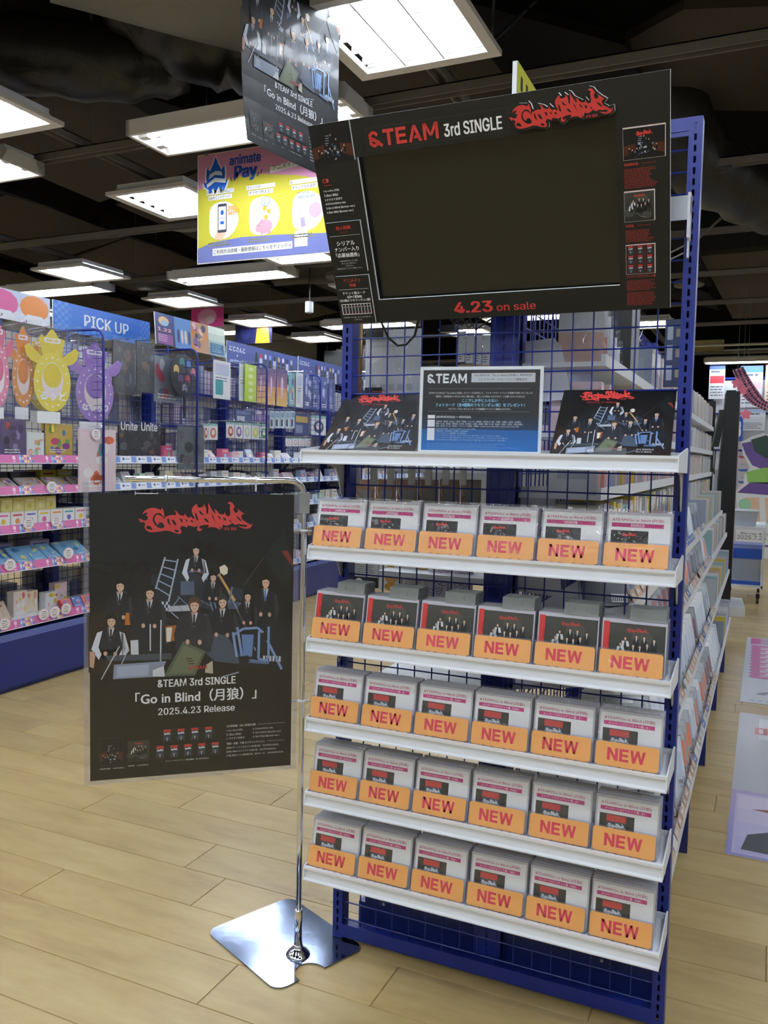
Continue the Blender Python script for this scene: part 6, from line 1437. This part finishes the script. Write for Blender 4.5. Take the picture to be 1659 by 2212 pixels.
def d_fs2(q, w, h):
    q.rect(0, 0, w, h, '#d3dae4', 1)
    q.rect(.03, h - .26, w, h - .02, '#b58fb4', 2); q.rect(.03, h - .26, .10, h - .02, '#c85a98', 3)
    pts = [(.05, .62)]
    for i in range(24): pts += [(.05 - (.02 if i % 2 else 0), .62 + .046 * i)]
    pts += [(.05, h - .3), (.22, h - .3)]
    for i in range(24): pts += [(.22 + (.02 if i % 2 else 0), h - .3 - (h - .92) / 24 * i)]
    pts += [(.22, .62)]
    q.poly(pts, '#c2569a', 2); [q.line([(.10 + .035 * (k % 2), .68 + .075 * k), (.17 + .02 * (k % 2), .72 + .075 * k)], .022, '#f4f2f6', 3) or q.line([(.10, .735 + .075 * k), (.18, .735 + .075 * k)], .014, '#f4f2f6', 3) for k in range(13)]
    q.line([(.38, .7), (.38, 1.5)], .03, '#6a6a78', 3); q.line([(.55, .8), (.55, 1.2)], .05, '#c85a98', 3)
    q.ell(.26, .30, .05, .2, '#6a5f86', 2, rot=-1.1); q.poly([(.1, .12), (.5, .2), (.5, .42), (.2, .40)], '#dcd6e0', 2)
    for i in range(8): q.rect(.05 + .045 * i, .05, .075 + .045 * i, .07, '#8a8f9a', 3)
floor_sheet(1.008, 1.075, 1.80, 2.955, 'large grey floor sheet with blue lettering and a purple picture end', d_fs1)
floor_sheet(1.002, 3.19, 1.80, 5.2, 'white floor sheet with a magenta zigzag block', d_fs2)

# black kiosk with an upright screen
kx = thing('screen_kiosk', 'tall slim black kiosk with an upright screen beside the last CD bay', 'kiosk', (.70, 6.2, 0), (0, 0, math.radians(4)))
part('body', MB().hexa([(-.06, 0, .10), (.10, 0, .10), (.10, .5, .10), (-.06, .5, .10), (.02, 0, 2.05), (.10, 0, 2.05), (.10, .5, 2.05), (.02, .5, 2.05)]), M_BLACK, kx); part('frame', MB().box(.10, .135, 0, .5, .12, 2.04), M_BLACK, kx); part('screen', MB().box(.135, .139, .02, .48, .5, 2.0, '#d9a9ae'), M_PRINT, kx); part('base', MB().box(-.1, .26, -.06, .56, 0, .08), M_WHITE, kx); part('plinth', MB().box(-.03, .08, .1, .4, .08, .10), M_BLACK, kx)
q = PR(eps=.0006); q.grad(.02, .5, .48, 2.0, '#e6d8d2', '#e8b48a', 4, 1); q.rect(.04, 1.3, .46, 1.6, '#d84a6a', 2); q.rect(.04, .8, .46, 1.25, '#c9bfe0', 2); part('picture', q, M_PRINT, kx, loc=(.140, 0, 0), rot=(0, 0, GR90))
ma = thing('monitor_arm', 'black monitor on a jointed arm at the far end of the CD gondola', 'monitor', (.62, 5.4, 0), (0, 0, math.radians(20)))
part('column', MB().box(-.02, .06, 0, .06, 0, 1.9), M_BLACK, ma); part('screen', MB().hexa([(.0, -.16, 1.52), (.05, -.16, 1.52), (.05, -.12, 1.52), (.0, -.12, 1.52), (.05, -.16, 1.82), (.10, -.16, 1.82), (.10, -.12, 1.82), (.05, -.12, 1.82)]), M_BLACK, ma); part('arm', MB().tube([(.02, 0, 1.5), (.05, -.08, 1.58), (.07, -.13, 1.66)], .015, 8), M_BLACK, ma)
part('cable', MB().tube([(.02, -.03, 1.6), (.0, -.12, 1.4), (.03, -.14, 1.3), (.05, -.06, 1.36), (.06, -.05, 1.5)], .006, 6), M_BLACK, ma, smooth=True)
gc = thing('grey_cabinet', 'plain light grey cabinet behind the monitor arm', 'cabinet', (.42, 5.75, 0)); part('body', MB().box(0, .26, 0, .35, .04, 1.33, '#b5bac2'), M_PRINT, gc); part('door', MB().box(.012, .248, -.012, 0, .06, 1.31, '#bcc1c8'), M_PRINT, gc); part('toe_kick', MB().box(.01, .25, .02, .34, 0, .04, '#4a4c50'), M_PRINT, gc)
# cart
ct = thing('stock_cart', 'white wheeled stock cart holding blue crates', 'cart', (.76, 6.95, 0))
part('top', MB().box(0, .34, 0, .9, .735, .765), M_WHITE, ct); part('lower_shelf', MB().box(0, .34, 0, .9, .16, .185), M_WHITE, ct)
for x in (.008, .332):
    for y in (.01, .89): part('post', MB().box(x - .008, x + .008, y - .01, y + .01, .10, .735), M_IVORY, ct)
for x in (.02, .30):
    for y in (.05, .85):
        cs = part('caster', MB().tube([(x - .012, y, .035), (x + .012, y, .035)], .033, 14), M_BLACK, ct); part('fork', MB().box(x - .018, x + .018, y - .018, y + .018, .058, .10), M_BLACK, cs)
for i in range(2):
    cr = thing('stock_crate', 'blue-lidded crate %s on the stock cart' % ('at the near end' if i == 0 else 'at the far end'), 'crate', (.785, 7.0 + .42 * i, .1855))
    part('tub', MB().box(.0, .29, 0, .36, 0, .26, '#9aa4b0'), M_PRINT, cr); part('lid', MB().box(-.006, .296, -.006, .366, .26, .36, '#1d4fb0'), M_PRINT, cr); part('rim', MB().box(-.004, .294, -.004, .364, .0, .035, '#1d4fb0'), M_PRINT, cr)
bx = thing('storage_bin', 'pale grey bin on top of the stock cart', 'bin', (.79, 7.0, .7655)); part('body', MB().hexa([(.02, .02, 0), (.22, .02, 0), (.22, .3, 0), (.02, .3, 0), (0, 0, .15), (.24, 0, .15), (.24, .32, .15), (0, .32, .15)], '#b3bcc6'), M_PRINT, bx); part('rim', MB().box(-.006, .246, -.006, .326, .148, .156, '#c3ccd4'), M_PRINT, bx)
# standee: plain cut-out board in the same colours
Ys = 11.4
def sp(x, y): p_ = onY(x, y, Ys); return (p_.x, p_.z)
sdx, sdz = sp(1590, 1190)
sd = thing('cutout_standee', 'tall white cut-out board with purple and green shapes behind the stock cart', 'standee', (0, Ys, 0))
out = [(1596, 1235), (1760, 1235), (1760, 1130), (1745, 1062), (1700, 1040), (1690, 975), (1672, 945), (1650, 935), (1625, 942), (1600, 955), (1606, 985), (1620, 1010), (1608, 1025), (1606, 1045), (1588, 1062), (1592, 1090), (1588, 1190)]
part('board', MB().prism([(sp(*p_)[0], max(0.002, sp(*p_)[1])) for p_ in out], 0, .01, '#eceef0'), M_PRINT, sd)
q = PR(eps=.0008)
def qp(pts, c, L): q.poly([sp(*p_) for p_ in pts], c, L)
qp([(1602, 958), (1640, 950), (1690, 958), (1680, 1000), (1650, 1015), (1625, 1005), (1610, 980)], '#6a4f98', 1); qp([(1622, 950), (1655, 940), (1680, 958), (1676, 985), (1655, 990), (1630, 975)], '#27493f', 2)
qp([(1612, 1020), (1650, 1010), (1690, 1012), (1700, 1035), (1660, 1045), (1615, 1042)], '#8cc060', 2); qp([(1620, 1042), (1690, 1042), (1735, 1068), (1690, 1072), (1592, 1064)], '#64488f', 2); qp([(1610, 1075), (1640, 1075), (1642, 1130), (1614, 1130)], '#e4bfa2', 1); qp([(1652, 1075), (1684, 1075), (1684, 1130), (1656, 1130)], '#e4bfa2', 1)
cx_, cz_ = sp(1609, 1090); q.ell(cx_, cz_, .09, .09, '#9fcfae', 3, k=20)
x_, z_ = sp(1592, 1164); q.text('2025.7.25 ON SALE', x_, z_, '#4a3a42', w=.75, h=.06, L=3); x_, z_ = sp(1600, 1155); q.text('Blu-ray & DVD 第1', x_, z_, '#5a4a52', w=.6, h=.05, L=3); x0_, z0_ = sp(1590, 1178); q.rect(x0_, z0_, x0_ + 1.0, z0_ + .03, '#7a5a9a', 3)
part('print', q, M_PRINT, sd, loc=(0, -.001, 0)); part('stay', MB().box(.8, .84, .01, .3, 0, .02, '#c9cbd0').box(.8, .84, .01, .02, 0, .8, '#c9cbd0'), M_PRINT, sd)
# notice rack at the back of the aisle
nr = thing('notice_rack', 'blue framed notice rack at the end of the right aisle', 'rack', (0, 13.0, 0))
part('panel', MB().box(.2, 4.2, .02, .05, .1, 2.75, '#cfd4de'), M_PRINT, nr)
for x in (.2, 1.2, 2.2, 3.2, 4.2): part('post', MB().box(x - .03, x + .03, 0, .07, 0, 2.8), M_BLUE, nr)
for z in (.9, 1.6, 2.2, 2.78): part('rail', MB().box(.17, 4.23, -.005, .02, z - .015, z + .015), M_BLUE, nr)
def d_note(c1, c2):
    def f(q, w, h):
        q.rect(0, h * .84, w, h, c1, 1); q.rect(w * .06, h * .45, w * .94, h * .66, c2, 1); q.dashes(w * .1, h * .35, w * .8, 4, h * .08, h * .03, '#6a7080', 2); q.dashes(w * .1, h * .78, w * .7, 1, .1, h * .06, '#5a6070', 2)
    return f
NT = ((1530, 786, 1564, 862, '#e6e9ee', '#2f5fc0', '#c8404a', 'blue and red striped notice left of the kiosk screen'), (1596, 790, 1645, 880, '#dfe4ee', '#3f6fc8', '#e8b8c4', 'white notice with a pink flower rosette'), (1650, 787, 1700, 880, '#f0dcc8', '#d88a7a', '#e8b8a0', 'peach notice beside the white rosette notice'),
      (1598, 884, 1652, 930, '#e2e6ec', '#a9b8d8', '#d8dce6', 'pale printed schedule under the rosette notice'), (1595, 985, 1620, 1010, '#e6dcdc', '#c83a3a', '#e0c4c4', 'small red and white notice above the timetable cards'), (1594, 1014, 1622, 1036, '#e0e8f0', '#2f5fc0', '#d8c4b0', 'small blue-topped timetable card'), (1594, 1040, 1622, 1060, '#e0e4ee', '#2f5fc0', '#e8d0d4', 'lower small blue-topped timetable card'))
for a, b_, c, d, base, c1, c2, lb in NT: ypanel('notice_sheet', lb, 'notice', a, b_, c, d, 12.97, base, d_note(c1, c2), th=.006)
ypanel('number_sign', 'blue register sign with a white figure 8', 'sign', 1582, 900, 1603, 953, 12.96, '#1d4fb0', lambda q, w, h: q.text('8', w * .5, h * .2, '#f2f4f8', w=w * .5, h=h * .6, al='C', bold=.06, L=1), th=.02)
# pink dotted garland
gy = 8.2; cs_ = [((1582, 799), (1606, 792)), ((1588, 815), (1614, 808)), ((1596, 838), (1626, 828)), ((1606, 858), (1640, 848)), ((1624, 874), (1652, 864)), ((1652, 888), (1672, 874))]
t = thing('dotted_garland', 'pink dotted pleated garland hanging over the right aisle', 'garland', (0, gy, 0))
g = MB(); q = PR(eps=.002); rg_ = random.Random(4)
for (a, b_), (c, d) in zip(cs_[:-1], cs_[1:]):
    A, B, C_, D = onY(*a, gy), onY(*b_, gy), onY(*c, gy), onY(*d, gy)
    N = 4
    for i in range(N):
        p0, p1, p2, p3 = A.lerp(C_, i / N), B.lerp(D, i / N), B.lerp(D, (i + 1) / N), A.lerp(C_, (i + 1) / N); dy = .02 if i % 2 else -.02
        g.face([(p0.x, -dy, p0.z), (p3.x, dy, p3.z), (p2.x, dy, p2.z), (p1.x, -dy, p1.z)], '#eda9c8')
        for k in range(3):
            u = (k + .5) / 3; w_ = p0.lerp(p1, u).lerp(p3.lerp(p2, u), .5); q.ell(w_.x, w_.z, .012, .014, '#2b2430', 12, k=6)
part('band', g, M_PRINT, t); part('dots', q, M_PRINT, t); _a = onY(1594, 795, gy); part('thread', MB().tube([(_a.x, 0, _a.z), (_a.x, 0, 4.2)], .0015, 5), M_CHAN, t)
for i, (x, y) in enumerate(((1592, 828), (1604, 842), (1611, 895))):
    p_ = onY(x, y, 8.0); o = obj('paper_flower', MB().prism([(.05 * (1 + .2 * math.sin(5 * a)) * math.cos(a), .05 * (1 + .2 * math.sin(5 * a)) * math.sin(a)) for a in [2 * PI * k / 30 for k in range(30)]], 0, .02, '#e0748c').mesh('paper_flower', M_PRINT), None, tuple(p_)); tag(o, '%s pink paper flower from the top of the dotted garland' % ORD[i], 'decoration', 'paper flowers')
    p2 = Vector((p_.x, 8.02, p_.z)); part('thread', MB().tube([(0, .01, .04), (0, .01, 4.2 - p_.z)], .0012, 5), M_CHAN, o)
# back wall pieces
def bwall(name, x0, x1, z0, z1, c, y=16.96): o = obj(name, MB().box(x0, x1, y, y + .03, z0, z1, c).mesh(name, M_PRINT)); o['kind'] = 'structure'
bwall('trim_2', -.2, .12, 0, 2.6, '#d8c878'); bwall('trim_3', .16, .26, 0, 2.6, '#3a3c40'); bwall('trim_4', 1.3, 1.36, 0, 2.6, '#8f9498'); bwall('trim_5', 2.4, 2.46, 0, 2.6, '#8f9498')
for z, y in ((3.35, 13.2), (3.27, 13.2), (3.2, 12.0)): part('conduit', MB().tube([(-1, y, z), (6, y, z)], .02, 6), M_IVORY, ceil)
part('junction_box', MB().box(-.5, .35, 13.0, 13.1, 3.22, 3.42), mat('cream_box', '#c9bb84', rough=.6), ceil)
for a, b_ in (((1659, 330, 4.0), (1480, 545, 4.0)), ((1659, 352, 4.0), (1500, 520, 4.0))):
    A, B = onY(*a), onY(*b_); M_ = A.lerp(B, .5) - Vector((0, 0, .06)); part('loose_wire', MB().tube([A + (A - B) * .3, A, M_, B, B + Vector((-.3, .3, -.05))], .006, 6), M_CHAN, ceil)
A, B = onZ(1062, 92, 3.1), onZ(1165, -5, 3.7); part('brace_rod', MB().tube([A, B], .007, 6), M_STEEL, ceil)
A = onZ(1062, 92, 3.1); part('brace_rod', MB().tube([A, A + Vector((.02, .02, 1.1))], .006, 6), M_STEEL, ceil)
for x, y, z in ((1488, 618, 3.3), (392, 492, 3.3), (735, 602, 3.3)):
    P_ = onZ(x, y, z); part('round_vent', MB().lathe([(.15, 0), (.16, .01), (.16, .05)], 0, 0, 24).lathe([(.05, -.006), (.12, -.004), (.12, .0)], 0, 0, 20), M_CHAN, ceil, loc=tuple(P_))
# hanging boards in the distance, left
def hang_board(name, label, box, Y, c, draw):
    t = ypanel(name, label, 'banner', *box, Y, c, draw, th=.012)
    ch = t.children[0].data; w = max(v.co.x for v in ch.vertices); h = max(v.co.z for v in ch.vertices)
    for x in (.04, w - .04): part('hanging_wire', MB().tube([(x, .006, h), (x, .006, 4.2 - t.location.z)], .002, 5), M_CHAN, t)
hang_board('hanging_banner', 'dark green picture banner hanging above the event header board', (330, 640, 414, 700), 6.4, '#26301f', lambda q, w, h: (q.ell(w * .4, h * .4, w * .2, h * .3, '#3d4a2a', 1), q.ell(w * .3, h * .25, w * .08, h * .12, '#a8805a', 2)))
hang_board('hanging_banner', 'hot pink picture banner next to the dark green banner', (413, 662, 482, 706), 6.2, '#e84a9a', lambda q, w, h: (q.ell(w * .5, h * .5, w * .3, h * .4, '#f3b0cf', 1), q.ell(w * .6, h * .35, w * .14, h * .2, '#f4d8e2', 2)))
hang_board('hanging_banner', 'navy picture banner with a yellow hood shape past the pink banner', (508, 684, 587, 742), 7.2, '#2a2f62', lambda q, w, h: (q.poly([(w * .55, 0), (w * .95, 0), (w * .9, h * .6), (w * .75, h * .75), (w * .6, h * .6)], '#d8b23a', 1), q.ell(w * .28, h * .45, w * .14, h * .3, '#3a4080', 1)))
hang_board('shop_sign', 'black far sign with white lettering beside the left upright', (700, 756, 790, 802), 9.0, '#141518', lambda q, w, h: (q.text('限定盤特典', w * .55, h * .62, '#d8d8da', w=w * .4, h=h * .2, L=1), q.dashes(w * .5, h * .35, w * .45, 2, h * .18, h * .06, '#8a8a8e', 1)))
P_ = onY(668, 664, 5.0); o = thing('pendant_speaker', 'small white cylindrical pendant speaker under the dark ceiling', 'speaker', tuple(P_)); part('body', MB().lathe([(.038, -.05), (.04, -.045), (.04, .05), (.03, .055)], 0, 0, 16), M_WHITE, o, smooth=True); part('cord', MB().tube([(0, 0, .05), (0, 0, 4.2 - P_.z)], .006, 6), M_BLACK, o)
